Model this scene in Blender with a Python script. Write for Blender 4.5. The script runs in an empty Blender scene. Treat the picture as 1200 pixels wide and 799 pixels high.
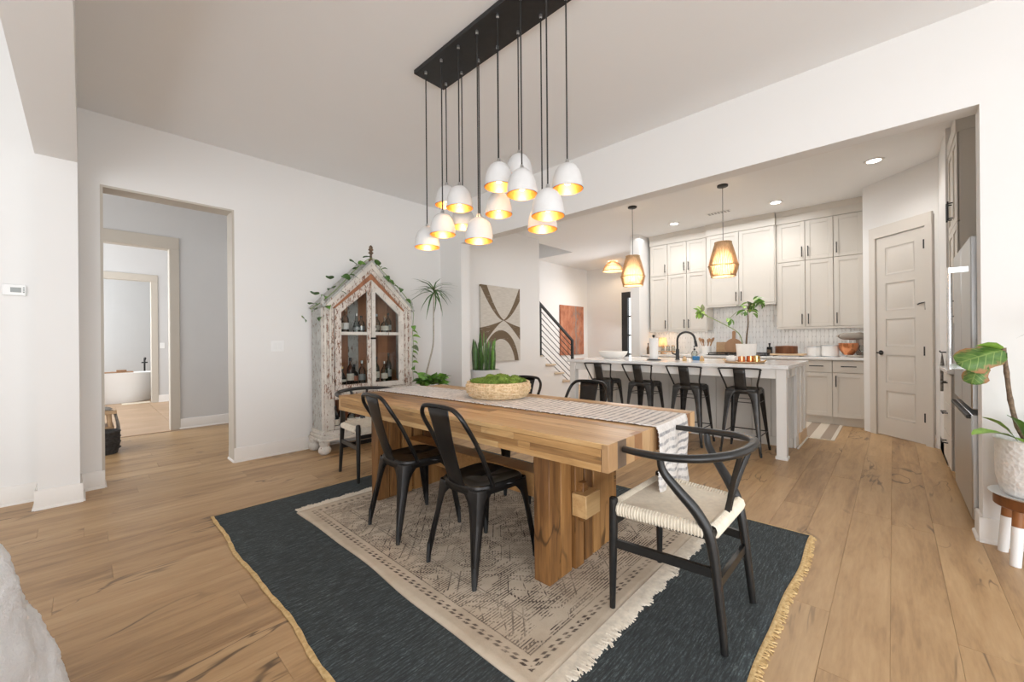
import bpy, bmesh, math, random
from mathutils import Vector, Matrix
random.seed(7)
PI = math.pi
SC = bpy.context.scene
COL = SC.collection

# ------------------------------------------------------------------ camera
YAW = math.radians(43.28); ROLL = math.radians(-0.5)
fw = Vector((math.cos(YAW), math.sin(YAW), 0)); r0 = Vector((math.sin(YAW), -math.cos(YAW), 0)); u0 = Vector((0, 0, 1))
rt = r0 * math.cos(ROLL) + u0 * math.sin(ROLL); up = u0 * math.cos(ROLL) - r0 * math.sin(ROLL)
cam = bpy.data.objects.new('camera', bpy.data.cameras.new('camera')); COL.objects.link(cam)
cam.matrix_world = Matrix(((rt.x, up.x, -fw.x, 0), (rt.y, up.y, -fw.y, 0), (rt.z, up.z, -fw.z, 1.18), (0, 0, 0, 1)))
cam.data.sensor_width = 36; cam.data.lens = 474 / 1200 * 36; cam.data.clip_start = 0.05
SC.camera = cam

# ------------------------------------------------------------------ world, big lights, exposure
W = bpy.data.worlds.new('daylight'); SC.world = W; W.use_nodes = True
W.node_tree.nodes['Background'].inputs[0].default_value = (0.94, 0.965, 1, 1)
W.node_tree.nodes['Background'].inputs[1].default_value = 1.9
def area(name, loc, target, sx, sy, power, color=(1, 1, 1)):
    l = bpy.data.lights.new(name, 'AREA'); l.shape = 'RECTANGLE'; l.size = sx; l.size_y = sy; l.energy = power; l.color = color
    o = bpy.data.objects.new(name, l); COL.objects.link(o); o.location = loc
    o.rotation_euler = (Vector(target) - Vector(loc)).to_track_quat('-Z', 'Y').to_euler()
    return o
# added fill panels, no windows behind them; foyer_window stands for the glazed front door
area('living_fill', (-5.4, -5.0, 1.1), (3, 3, 2.3), 6.5, 2.6, 260, (0.93, 0.965, 1))  # large fill lamp added behind the camera, out of view
area('side_fill', (2.0, -6.0, 1.0), (2.2, 2, 2.4), 4.4, 2.4, 60, (0.93, 0.965, 1))  # second fill lamp added off to the right, out of view
area('foyer_window', (8.9, 4.6, 2.2), (7.6, 4.9, 1.2), 0.9, 1.4, 22, (0.97, 0.98, 1))
area('bedroom_fill', (-1.5, 9.2, 1.7), (1.2, 9.0, 1.3), 2.2, 1.6, 42, (0.97, 0.985, 1))  # fill lamp added to brighten the room past the hall
area('bathroom_fill', (-1.6, 12.2, 1.8), (1.2, 12.4, 1.2), 1.2, 1.4, 45, (0.95, 0.98, 1))  # fill lamp added to lift the bathroom
area('hall_fill', (-1.9, 6.0, 1.7), (1.5, 6.2, 1.3), 1.2, 1.6, 7, (0.97, 0.98, 1))  # weak fill lamp added for the hall
area('kitchen_fill', (6.0, 2.1, 3.02), (6.0, 2.1, 0), 2.2, 2.6, 30, (0.96, 0.98, 1))  # overhead fill panel added just under the kitchen ceiling
SC.view_settings.view_transform = 'Standard'; SC.view_settings.look = 'None'; SC.view_settings.gamma = 1
SC.view_settings.exposure = 0.5
try: SC.view_settings.use_curve_mapping = False
except Exception: pass
SC.cycles.max_bounces = 10; SC.cycles.diffuse_bounces = 6; SC.cycles.glossy_bounces = 4
SC.cycles.transparent_max_bounces = 12; SC.cycles.sample_clamp_indirect = 6

# ------------------------------------------------------------------ node helpers and materials
class N:
    """tiny shader expression builder"""
    def __init__(s, name):
        s.m = bpy.data.materials.new(name); s.m.use_nodes = True; s.t = s.m.node_tree
        s.b = s.t.nodes['Principled BSDF']; s.out = s.t.nodes['Material Output']
    def n(s, typ, **kw):
        x = s.t.nodes.new(typ)
        for k, v in kw.items(): setattr(x, k, v)
        return x
    def put(s, sock, v):
        if isinstance(v, bpy.types.NodeSocket): s.t.links.new(v, sock)
        elif isinstance(v, (tuple, list)) and len(v) == 3 and sock.type == 'RGBA': sock.default_value = (*v, 1)
        else: sock.default_value = v
    def obj(s): return s.n('ShaderNodeTexCoord').outputs['Object']
    def pos(s): return s.n('ShaderNodeNewGeometry').outputs['Position']
    def rnd(s): return s.n('ShaderNodeObjectInfo').outputs['Random']
    def m1(s, op, a, b=0.0, c=0.0):
        x = s.n('ShaderNodeMath', operation=op)
        for i, v in enumerate((a, b, c)): s.put(x.inputs[i], v)
        return x.outputs[0]
    def vm(s, op, a, b=(0, 0, 0)):
        x = s.n('ShaderNodeVectorMath', operation=op); s.put(x.inputs[0], a); s.put(x.inputs[1], b); return x.outputs[0]
    def scale(s, v, k): return s.vm('MULTIPLY', v, k)
    def xyz(s, v):
        x = s.n('ShaderNodeSeparateXYZ'); s.put(x.inputs[0], v); return x.outputs
    def noise(s, v, scale=5, detail=3, rough=0.55, dist=0):
        x = s.n('ShaderNodeTexNoise'); s.put(x.inputs['Vector'], v); x.inputs['Scale'].default_value = scale
        x.inputs['Detail'].default_value = detail; x.inputs['Roughness'].default_value = rough; x.inputs['Distortion'].default_value = dist
        return x.outputs['Fac']
    def ramp(s, f, stops):
        x = s.n('ShaderNodeValToRGB'); s.put(x.inputs[0], f); e = x.color_ramp.elements
        while len(e) < len(stops): e.new(0.5)
        for i, (p, c) in enumerate(stops): e[i].position = p; e[i].color = (*c, 1) if len(c) == 3 else c
        return x.outputs[0]
    def step(s, f, a, b): return s.ramp(f, [(a, (0, 0, 0)), (b, (1, 1, 1))])
    def mix(s, f, a, b, blend='MIX'):
        x = s.n('ShaderNodeMix', data_type='RGBA', blend_type=blend)
        s.put(x.inputs[0], f); s.put(x.inputs[6], a); s.put(x.inputs[7], b); return x.outputs[2]
    def bump(s, h, strength=0.3, dist=0.01):
        x = s.n('ShaderNodeBump'); x.inputs['Strength'].default_value = strength; x.inputs['Distance'].default_value = dist
        s.put(x.inputs['Height'], h); s.t.links.new(x.outputs[0], s.b.inputs['Normal'])
    def fin(s, color, rough=0.5, metal=0.0, **kw):
        s.put(s.b.inputs['Base Color'], color); s.put(s.b.inputs['Roughness'], rough); s.put(s.b.inputs['Metallic'], metal)
        for k, v in kw.items(): s.put(s.b.inputs[k.replace('_', ' ')], v)
        return s.m
def srgb(r, g, b):
    f = lambda c: c / 12.92 if c <= 0.04045 else ((c + 0.055) / 1.055) ** 2.4
    return tuple(f(c / 255) for c in (r, g, b))
MAT = {}
def paint(name, col, rough=0.6, var=0.02, sc=3.0, bump=0.0, bsc=300, **kw):
    s = N(name); f = s.noise(s.pos(), sc, 3)
    lo = tuple(c * (1 - var) for c in col); hi = tuple(min(1, c * (1 + var)) for c in col)
    c = s.ramp(f, [(0.3, lo), (0.7, hi)])
    if bump: s.bump(s.noise(s.pos(), bsc, 2), bump, 0.002)
    MAT[name] = s.fin(c, rough, **kw); return MAT[name]
def metal(name, col, rough=0.3, var=0.06, sc=20):
    s = N(name); f = s.noise(s.obj(), sc, 3)
    MAT[name] = s.fin(s.ramp(f, [(0.3, tuple(c * (1 - var) for c in col)), (0.7, tuple(min(1, c * (1 + var)) for c in col))]), s.m1('MULTIPLY_ADD', f, 0.15, rough - 0.07), 1.0)
    return MAT[name]
paint('wall', (0.785, 0.773, 0.755), 0.7, 0.006, 2, 0.03)
paint('ceiling', (0.84, 0.843, 0.843), 0.8, 0.006, 2, 0.03)
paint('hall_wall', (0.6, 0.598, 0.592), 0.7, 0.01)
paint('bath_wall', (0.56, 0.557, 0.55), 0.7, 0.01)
paint('base_trim', (0.78, 0.75, 0.71), 0.45, 0.01)
paint('casing', (0.52, 0.475, 0.41), 0.45, 0.01)
paint('cabinet', (0.66, 0.62, 0.56), 0.42, 0.012)
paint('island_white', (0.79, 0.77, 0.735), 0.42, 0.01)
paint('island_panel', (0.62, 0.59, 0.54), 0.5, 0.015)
paint('door_paint', (0.66, 0.62, 0.565), 0.42, 0.01)
paint('white_gloss', (0.85, 0.85, 0.84), 0.2, 0.01)
paint('white_matte', (0.83, 0.82, 0.8), 0.6, 0.015)
paint('plastic_white', (0.83, 0.83, 0.82), 0.4, 0.01)
paint('screen_grey', (0.3, 0.32, 0.31), 0.3, 0.02)
paint('black_matte', (0.016, 0.016, 0.017), 0.45, 0.2, 30)
paint('black_wood', (0.012, 0.0115, 0.011), 0.34, 0.25, 60)
paint('black_plastic', (0.02, 0.02, 0.02), 0.5, 0.1)
paint('rubber', (0.02, 0.02, 0.02), 0.75, 0.1)
paint('ceramic_white', (0.82, 0.8, 0.77), 0.3, 0.02, 12)
paint('moss', (0.16, 0.25, 0.04), 0.95, 0.55, 60, 0.8, 160)
paint('soil', (0.05, 0.032, 0.02), 0.95, 0.5, 60, 0.6, 200)
paint('leaf_dark', (0.06, 0.14, 0.028), 0.42, 0.4, 22)
paint('leaf_mid', (0.13, 0.29, 0.045), 0.38, 0.35, 20)
paint('leaf_light', (0.24, 0.42, 0.07), 0.38, 0.3, 20)
paint('leaf_grey', (0.13, 0.17, 0.09), 0.5, 0.35, 30)
paint('stem_brown', (0.17, 0.115, 0.075), 0.8, 0.4, 60)
paint('stem_grey', (0.4, 0.36, 0.3), 0.8, 0.25, 60)
paint('stem_green', (0.2, 0.28, 0.08), 0.6, 0.25, 60)
paint('blue_plastic', (0.03, 0.2, 0.45), 0.4, 0.05)
paint('label_paper', (0.72, 0.68, 0.58), 0.7, 0.12, 60)
paint('taupe_enamel', (0.42, 0.375, 0.325), 0.25, 0.03)
paint('terracotta', (0.36, 0.13, 0.07), 0.8, 0.12, 20)
paint('planter_grey', (0.68, 0.69, 0.69), 0.5, 0.04)
paint('shade_white', (0.62, 0.61, 0.6), 0.7, 0.03, 14)
paint('concrete_white', (0.8, 0.79, 0.775), 0.8, 0.03, 14, 0.15, 80)
paint('papercord', (0.74, 0.67, 0.55), 0.8, 0.08, 40)
paint('towel_grey', (0.25, 0.235, 0.215), 0.95, 0.45, 40, 0.5, 200)
paint('basket_dark', (0.045, 0.042, 0.04), 0.9, 0.3, 40, 0.5, 200)
paint('grille', (0.35, 0.35, 0.35), 0.6, 0.05)
metal('steel', (0.56, 0.57, 0.58), 0.36, 0.01, 1.0); metal('chrome', (0.86, 0.86, 0.86), 0.16)
metal('copper', (0.72, 0.3, 0.14), 0.22); metal('brass', (0.75, 0.52, 0.22), 0.28)
metal('gold_leaf', (0.92, 0.52, 0.2), 0.36, 0.1, 40)
metal('iron', (0.05, 0.05, 0.052), 0.42, 0.2)
metal('galvanised', (0.62, 0.65, 0.67), 0.38, 0.1)

s = N('gunmetal'); f = s.noise(s.obj(), 9, 4)
MAT['gunmetal'] = s.fin(s.ramp(f, [(0.3, (0.011, 0.0105, 0.0105)), (0.7, (0.026, 0.023, 0.021))]), s.m1('MULTIPLY_ADD', f, 0.25, 0.22), 0.55)
s = N('gunmetal_worn'); f = s.noise(s.obj(), 9, 4)
MAT['gunmetal_worn'] = s.fin(s.ramp(f, [(0.3, (0.034, 0.033, 0.032)), (0.7, (0.08, 0.076, 0.072))]), s.m1('MULTIPLY_ADD', f, 0.2, 0.3), 0.6)

def wood(name, cols, axis='x', rough=0.45, grain=1.0, crack=0.0, stretch=14, bump=0.08, rand=0.6):
    """grain along one object axis; every object draws its own tone"""
    s = N(name); r = s.rnd(); o = s.obj()
    off = s.n('ShaderNodeCombineXYZ'); s.put(off.inputs[0], s.m1('MULTIPLY', r, 37.0)); s.put(off.inputs[1], s.m1('MULTIPLY', r, 91.0)); s.put(off.inputs[2], s.m1('MULTIPLY', r, 53.0))
    o = s.vm('ADD', o, off.outputs[0])
    k = {'x': (1 / stretch * 3, 3, 3), 'y': (3, 1 / stretch * 3, 3), 'z': (3, 3, 1 / stretch * 3)}[axis]
    v = s.scale(o, k)
    f1 = s.noise(v, 4.0, 5, 0.6, 0.6); f2 = s.noise(v, 26, 3, 0.6)
    f = s.m1('ADD', s.m1('MULTIPLY', f1, 0.7), s.m1('MULTIPLY', f2, 0.3))
    f = s.m1('ADD', s.m1('MULTIPLY_ADD', s.m1('SUBTRACT', f, 0.5), grain, 0.5), s.m1('MULTIPLY_ADD', r, rand, -rand / 2))
    n = len(cols); c = s.ramp(f, [(0.15 + 0.7 * i / (n - 1), cc) for i, cc in enumerate(cols)])
    if crack:
        g = s.noise(s.scale(o, {'x': (0.8, 3.2, 3.2), 'y': (3.2, 0.8, 3.2), 'z': (3.2, 3.2, 0.8)}[axis]), 1.5, 3, 0.55, 0.8)
        w = s.step(s.m1('ABSOLUTE', s.m1('SUBTRACT', g, 0.5)), 0.003, 0.02)
        gate = s.step(s.noise(o, 1.3, 2), 0.5, 0.62)
        kf = s.m1('MULTIPLY', s.m1('SUBTRACT', 1.0, w), gate)
        c = s.mix(s.m1('MULTIPLY', kf, crack), c, tuple(x * 0.33 for x in cols[0]))
    s.bump(f, bump, 0.004)
    MAT[name] = s.fin(c, s.m1('MULTIPLY_ADD', f2, 0.12, rough - 0.06)); return MAT[name]
wood('oak_floor', [(0.225, 0.122, 0.052), (0.43, 0.268, 0.128), (0.55, 0.365, 0.192)], 'x', 0.4, 1.35, 0.85, 8, 0.06, 0.24)
wood('table_wood', [(0.2, 0.098, 0.034), (0.42, 0.235, 0.09), (0.58, 0.375, 0.175)], 'x', 0.42, 1.5, 0.5, 14, 0.08, 0.6)
wood('table_end', [(0.3, 0.17, 0.08), (0.46, 0.28, 0.135), (0.62, 0.42, 0.23)], 'z', 0.5, 0.9, 0.2, 5, 0.08, 0.5)
wood('table_end_dark', [(0.11, 0.075, 0.05), (0.2, 0.135, 0.09), (0.3, 0.2, 0.13)], 'z', 0.5, 0.9, 0.2, 5, 0.08, 0.5)
wood('table_end_brown', [(0.17, 0.075, 0.032), (0.3, 0.15, 0.065), (0.42, 0.23, 0.11)], 'z', 0.5, 0.9, 0.2, 5, 0.08, 0.5)
wood('leg_wood', [(0.115, 0.05, 0.016), (0.28, 0.132, 0.041), (0.44, 0.235, 0.085)], 'x', 0.42, 1.7, 0.8, 12, 0.08, 0.75)
wood('brown_boards', [(0.2, 0.078, 0.038), (0.4, 0.17, 0.08), (0.56, 0.27, 0.135)], 'z', 0.6, 1.1, 0.2, 10, 0.1, 0.5)
wood('walnut', [(0.13, 0.045, 0.015), (0.25, 0.095, 0.03), (0.36, 0.15, 0.055)], 'z', 0.35, 1.0, 0, 10)
wood('light_wood', [(0.42, 0.26, 0.14), (0.56, 0.37, 0.21), (0.66, 0.47, 0.29)], 'x', 0.5, 1.0, 0, 10)
wood('board_wood', [(0.24, 0.12, 0.06), (0.38, 0.21, 0.11), (0.5, 0.3, 0.17)], 'z', 0.5, 1.0, 0, 8)
wood('tread_wood', [(0.46, 0.34, 0.22), (0.6, 0.46, 0.31), (0.66, 0.52, 0.37)], 'y', 0.45, 1.0, 0, 10)

def chippy(name, white, amount, brown=(0.22, 0.115, 0.072), sc=(7, 7, 2.2)):
    s = N(name); o = s.obj(); v = s.scale(o, sc)
    a = s.noise(v, 7.5, 7, 0.72, 0.4); b = s.noise(o, 70, 3, 0.6)
    f = s.m1('ADD', a, s.m1('MULTIPLY', s.m1('SUBTRACT', b, 0.5), 0.25))
    k = s.step(f, amount - 0.015, amount + 0.02)
    br = s.ramp(s.noise(v, 8, 3), [(0.3, tuple(x * 0.5 for x in brown)), (0.7, tuple(x * 1.5 for x in brown))])
    wh = s.ramp(s.noise(o, 6, 4), [(0.35, tuple(x * 0.8 for x in white)), (0.65, white)])
    s.bump(k, 0.35, 0.003); MAT[name] = s.fin(s.mix(k, br, wh), 0.7); return MAT[name]
chippy('chippy_white', (0.7, 0.66, 0.6), 0.375); chippy('chippy_worn', (0.68, 0.62, 0.56), 0.455); chippy('chippy_grey', (0.5, 0.505, 0.48), 0.42, (0.2, 0.13, 0.09))

def glass(name, col, rough=0.02, mixf=0.9):
    """thin glass: a see-through tint with a fresnel gloss"""
    s = N(name); t = s.n('ShaderNodeBsdfTransparent'); s.put(t.inputs[0], col)
    g = s.n('ShaderNodeBsdfGlossy'); g.inputs['Roughness'].default_value = rough
    fr = s.n('ShaderNodeFresnel'); fr.inputs[0].default_value = 1.45
    v = s.m1('ADD', s.m1('MULTIPLY', s.noise(s.obj(), 8, 2), 0.02), fr.outputs[0])
    x = s.n('ShaderNodeMixShader'); s.put(x.inputs[0], s.m1('MINIMUM', v, 1.0)); s.t.links.new(t.outputs[0], x.inputs[1]); s.t.links.new(g.outputs[0], x.inputs[2])
    s.t.links.new(x.outputs[0], s.out.inputs[0]); MAT[name] = s.m; return s.m
glass('pane_glass', (0.97, 0.98, 0.975)); glass('clear_glass', (0.86, 0.89, 0.88)); glass('amber_glass', (0.55, 0.25, 0.07))
glass('green_glass', (0.25, 0.36, 0.2)); glass('dark_glass', (0.06, 0.055, 0.05)); glass('amber_bowl', (0.75, 0.3, 0.08))
def glow(name, col, strength):
    s = N(name); e = s.n('ShaderNodeEmission'); s.put(e.inputs[0], col); e.inputs[1].default_value = strength
    s.t.links.new(e.outputs[0], s.out.inputs[0]); MAT[name] = s.m; return s.m
glow('bulb_warm', (1, 0.78, 0.5), 8); glow('can_light', (1, 0.96, 0.9), 9); glow('door_daylight', (0.95, 0.98, 1), 1.6)
def shade_fabric(name, col, tr=0.55):
    s = N(name); f = s.noise(s.scale(s.obj(), (1, 1, 0.15)), 120, 2)
    c = s.ramp(f, [(0.3, tuple(x * 0.7 for x in col)), (0.7, col)])
    t = s.n('ShaderNodeBsdfTranslucent'); s.put(t.inputs[0], c); d = s.n('ShaderNodeBsdfDiffuse'); s.put(d.inputs[0], c)
    x = s.n('ShaderNodeMixShader'); x.inputs[0].default_value = tr
    s.t.links.new(d.outputs[0], x.inputs[1]); s.t.links.new(t.outputs[0], x.inputs[2]); s.t.links.new(x.outputs[0], s.out.inputs[0]); MAT[name] = s.m
shade_fabric('rattan', (0.72, 0.52, 0.32), 0.4); shade_fabric('lamp_paper', (0.88, 0.74, 0.56), 0.6)

s = N('quartz'); f = s.noise(s.pos(), 2.5, 5, 0.6, 1.0)
MAT['quartz'] = s.fin(s.ramp(f, [(0.3, (0.82, 0.815, 0.8)), (0.5, (0.86, 0.855, 0.845)), (0.54, (0.8, 0.79, 0.78))]), 0.12)
s = N('tile_glaze'); f = s.noise(s.scale(s.pos(), (6, 14, 3)), 1.6, 3, 0.6)
s.bump(f, 0.4, 0.01); MAT['tile_glaze'] = s.fin(s.ramp(f, [(0.3, (0.78, 0.79, 0.79)), (0.7, (0.88, 0.88, 0.87))]), 0.1)
s = N('grout'); MAT['grout'] = s.fin(s.ramp(s.noise(s.pos(), 20), [(0.3, (0.62, 0.61, 0.6)), (0.7, (0.7, 0.69, 0.68))]), 0.9)
s = N('bath_tile'); f = s.noise(s.vm('ADD', s.obj(), s.rnd()), 2.5, 4)
MAT['bath_tile'] = s.fin(s.ramp(f, [(0.3, (0.42, 0.28, 0.17)), (0.7, (0.5, 0.345, 0.22))]), 0.45)
s = N('fleece'); f = s.noise(s.pos(), 160, 4, 0.7); g = s.noise(s.pos(), 14, 2)
s.bump(s.m1('ADD', f, g), 0.7, 0.012); MAT['fleece'] = s.fin(s.ramp(f, [(0.3, (0.82, 0.83, 0.845)), (0.7, (0.9, 0.905, 0.91))]), 0.95)
# dark woven rug: fine streaks along x with paler teal flecks
s = N('dark_weave'); o = s.obj()
f = s.noise(s.scale(o, (6, 60, 6)), 2.2, 4, 0.7); g = s.noise(s.scale(o, (40, 120, 10)), 1.6, 2); h = s.noise(o, 2.2, 3)
fl = s.m1('MULTIPLY', s.step(f, 0.48, 0.68), s.step(g, 0.42, 0.6))
c = s.mix(s.m1('MULTIPLY', fl, s.m1('MULTIPLY_ADD', h, 1.5, -0.1)), s.ramp(f, [(0.3, (0.022, 0.027, 0.029)), (0.7, (0.05, 0.06, 0.063))]), (0.17, 0.225, 0.225))
s.bump(s.m1('ADD', f, g), 0.6, 0.006); MAT['dark_weave'] = s.fin(c, 0.95)
s = N('jute'); f = s.noise(s.scale(s.obj(), (60, 60, 10)), 1, 3)
s.bump(f, 0.5, 0.004); MAT['jute'] = s.fin(s.ramp(f, [(0.3, (0.5, 0.32, 0.13)), (0.7, (0.72, 0.54, 0.28))]), 0.9)
# faded patterned rug, 1.53 x 2.24, origin at its centre
s = N('faded_rug'); o = s.obj(); X = s.xyz(o); u, v = X[0], X[1]
au, av = s.m1('ABSOLUTE', u), s.m1('ABSOLUTE', v)
d = s.m1('MINIMUM', s.m1('SUBTRACT', 0.76, au), s.m1('SUBTRACT', 1.06, av))
def line(val, at, w): return s.m1('SUBTRACT', 1.0, s.step(s.m1('ABSOLUTE', s.m1('SUBTRACT', val, at)), w * 0.6, w))
def fr(val, k): return s.m1('FRACT', s.m1('MULTIPLY', val, k))
dash = s.step(fr(s.m1('ADD', u, v), 22.0), 0.42, 0.46); dash2 = s.step(fr(s.m1('SUBTRACT', u, v), 45.0), 0.4, 0.5)
def mx(*a):
    r = a[0]
    for b in a[1:]: r = s.m1('MAXIMUM', r, b)
    return r
border = mx(s.m1('MULTIPLY', line(d, 0.065, 0.008), dash), s.m1('MULTIPLY', line(d, 0.082, 0.007), s.m1('SUBTRACT', 1.0, dash)), line(d, 0.115, 0.0035), line(d, 0.245, 0.004), line(d, 0.262, 0.0035))
# octagons with lattices inside the field
pu = s.m1('SUBTRACT', s.m1('PINGPONG', s.m1('ADD', u, 0.11), 0.36), 0.18); pv = s.m1('SUBTRACT', s.m1('PINGPONG', s.m1('ADD', v, 0.05), 0.42), 0.21)
oc = s.m1('MAXIMUM', s.m1('MAXIMUM', s.m1('ABSOLUTE', pu), s.m1('ABSOLUTE', pv)), s.m1('MULTIPLY', s.m1('ADD', s.m1('ABSOLUTE', pu), s.m1('ABSOLUTE', pv)), 0.74))
lat = s.m1('MAXIMUM', line(fr(s.m1('ADD', u, s.m1('MULTIPLY', v, 0.6)), 11.0), 0.5, 0.05), line(fr(s.m1('SUBTRACT', u, s.m1('MULTIPLY', v, 0.6)), 11.0), 0.5, 0.05))
lat = s.m1('MULTIPLY', s.m1('MULTIPLY', lat, dash2), s.m1('SUBTRACT', 1.0, s.step(oc, 0.125, 0.13)))
octo = mx(s.m1('MULTIPLY', line(oc, 0.14, 0.007), dash2), s.m1('MULTIPLY', line(oc, 0.185, 0.005), dash2), lat)
dia = s.m1('ADD', s.m1('MULTIPLY', au, 1.25), av)
med = s.m1('MULTIPLY', mx(line(dia, 0.62, 0.008), line(dia, 0.68, 0.009), line(dia, 0.95, 0.007), line(dia, 0.36, 0.007)), dash2)
hatch = s.m1('MULTIPLY', s.step(fr(v, 74.0), 0.52, 0.66), s.step(s.noise(s.scale(o, (2.6, 5.0, 1)), 2.6, 4, 0.65), 0.465, 0.5))
field = s.m1('MAXIMUM', s.m1('MAXIMUM', octo, med), hatch)
inb = s.step(d, 0.11, 0.113)
pat = s.m1('MAXIMUM', border, s.m1('MULTIPLY', field, inb))
fade = s.ramp(s.noise(o, 3.1, 4, 0.6), [(0.3, (0.3, 0.3, 0.3)), (0.55, (1, 1, 1))]); grit = s.ramp(s.noise(o, 70, 2), [(0.33, (0.2, 0.2, 0.2)), (0.46, (1, 1, 1))])
base = s.ramp(s.noise(o, 5, 5, 0.6), [(0.3, (0.42, 0.34, 0.255)), (0.5, (0.52, 0.435, 0.335)), (0.7, (0.59, 0.5, 0.395))])
c = s.mix(s.m1('MULTIPLY', s.m1('MULTIPLY', pat, 1.0), s.m1('MULTIPLY', fade, grit)), base, (0.06, 0.04, 0.032))
s.bump(s.noise(s.scale(o, (90, 180, 1)), 1, 2), 0.5, 0.004); MAT['faded_rug'] = s.fin(c, 0.95)
paint('rug_fringe', (0.68, 0.61, 0.51), 0.95, 0.12, 40)
# table runner: off-white with broken slate stripes across
s = N('runner'); o = s.obj(); X = s.xyz(o)
a = fr(s.m1('ADD', s.m1('SUBTRACT', X[1], X[2]), s.m1('MULTIPLY', s.noise(o, 26, 2), 0.012)), 25.0)
st = s.m1('MULTIPLY', s.step(a, 0.5, 0.6), s.m1('SUBTRACT', 1.0, s.step(a, 0.86, 0.96)))
br = s.step(s.noise(s.scale(o, (7, 5, 5)), 2.2, 4, 0.7), 0.3, 0.56)
c = s.mix(s.m1('MULTIPLY', s.m1('MULTIPLY', st, br), 0.8), s.ramp(s.noise(o, 60, 2), [(0.3, (0.66, 0.62, 0.58)), (0.7, (0.8, 0.77, 0.74))]), (0.2, 0.205, 0.225))
s.bump(s.noise(s.scale(o, (160, 160, 160)), 1, 2), 0.5, 0.004); MAT['runner'] = s.fin(c, 0.95)
# woven seagrass
s = N('seagrass'); o = s.obj(); f = s.noise(s.scale(o, (30, 30, 90)), 1, 3)
MAT['seagrass'] = s.fin(s.ramp(f, [(0.3, (0.48, 0.32, 0.16)), (0.5, (0.68, 0.52, 0.32)), (0.7, (0.8, 0.66, 0.45))]), 0.85)
s = N('cork_mat'); X = s.xyz(s.obj()); a = s.step(fr(X[1], 5.0), 0.48, 0.52)
MAT['cork_mat'] = s.fin(s.mix(a, (0.33, 0.26, 0.2), (0.6, 0.53, 0.44)), 0.9)
# the two canvases
s = N('arc_canvas'); o = s.obj(); X = s.xyz(o); u, w = X[0], X[2]
def ring(cu, cw, ru, rw, t0):
    a = s.m1('DIVIDE', s.m1('SUBTRACT', u, cu), ru); b = s.m1('DIVIDE', s.m1('SUBTRACT', w, cw), rw)
    r = s.m1('SQRT', s.m1('ADD', s.m1('MULTIPLY', a, a), s.m1('MULTIPLY', b, b)))
    return s.m1('SUBTRACT', 1.0, s.step(s.m1('ABSOLUTE', s.m1('SUBTRACT', r, 1.0)), t0 * 0.9, t0))
def curve(fn_hi, fn_lo): return s.m1('MULTIPLY', s.step(s.m1('SUBTRACT', w, fn_lo), -0.004, 0.004), s.step(s.m1('SUBTRACT', fn_hi, w), -0.004, 0.004))
uu = s.m1('DIVIDE', u, 0.47)                       # -1 .. 1
q = s.m1('ABSOLUTE', s.m1('SUBTRACT', uu, 0.12)); sg = s.m1('MULTIPLY', q, q)
hi = s.m1('MULTIPLY_ADD', s.m1('POWER', q, 1.6), 0.62, 0.075); lo = s.m1('MULTIPLY_ADD', s.m1('POWER', q, 1.5), 0.55, 0.055)
b1 = curve(s.m1('ADD', hi, s.m1('MULTIPLY', q, 0.12)), s.m1('SUBTRACT', lo, s.m1('MULTIPLY', q, 0.10)))
lo2 = s.m1('MULTIPLY_ADD', s.m1('POWER', q, 1.3), -0.40, 0.055); hi2 = s.m1('MULTIPLY_ADD', s.m1('POWER', q, 0.9), -0.16, 0.075)
b2 = curve(s.m1('SUBTRACT', hi2, s.m1('MULTIPLY', sg, -0.03)), lo2)
b3 = ring(-0.01, -0.78, 0.40, 0.60, 0.13)
tear = s.step(s.noise(s.scale(o, (4, 1, 60)), 2, 3), 0.3, 0.36)
f = s.m1('MULTIPLY', s.m1('MAXIMUM', s.m1('MAXIMUM', b1, b2), b3), tear)
cv = s.ramp(s.noise(s.scale(o, (3, 1, 40)), 3, 3), [(0.3, (0.5, 0.46, 0.4)), (0.7, (0.64, 0.6, 0.54))])
MAT['arc_canvas'] = s.fin(s.mix(f, cv, (0.15, 0.105, 0.062)), 0.85)
s = N('rust_canvas'); o = s.obj(); f = s.noise(s.scale(o, (2, 1, 1.2)), 3, 5, 0.65); X = s.xyz(o)
tr = s.m1('SUBTRACT', 1.0, s.step(s.m1('ABSOLUTE', s.m1('ADD', s.m1('SUBTRACT', X[0], 0.16), s.m1('MULTIPLY', s.m1('SUBTRACT', s.noise(s.scale(o, (1, 1, 3)), 2, 3), 0.5), 0.2))), 0.02, 0.05))
bra = s.m1('MULTIPLY', s.step(s.noise(s.scale(o, (9, 1, 4)), 1.5, 4, 0.7), 0.5, 0.58), s.m1('SUBTRACT', 1.0, s.step(s.m1('ABSOLUTE', s.m1('SUBTRACT', X[0], 0.18)), 0.12, 0.3)))
c = s.ramp(f, [(0.3, (0.24, 0.075, 0.035)), (0.5, (0.42, 0.155, 0.08)), (0.7, (0.52, 0.24, 0.14))])
MAT['rust_canvas'] = s.fin(s.mix(s.m1('MULTIPLY', s.m1('MAXIMUM', tr, s.m1('MULTIPLY', bra, 0.8)), 0.75), c, (0.22, 0.2, 0.175)), 0.8)
s = N('pot_texture'); o = s.obj(); X = s.xyz(o); w = s.n('ShaderNodeTexVoronoi'); s.put(w.inputs[0], o); w.inputs['Scale'].default_value = 55
s.bump(w.outputs[0], 0.6, 0.006); MAT['pot_texture'] = s.fin(s.ramp(w.outputs[0], [(0.1, (0.76, 0.75, 0.73)), (0.6, (0.84, 0.83, 0.81))]), 0.6)
s = N('fig_leaf'); o = s.obj(); X = s.xyz(o)
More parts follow.
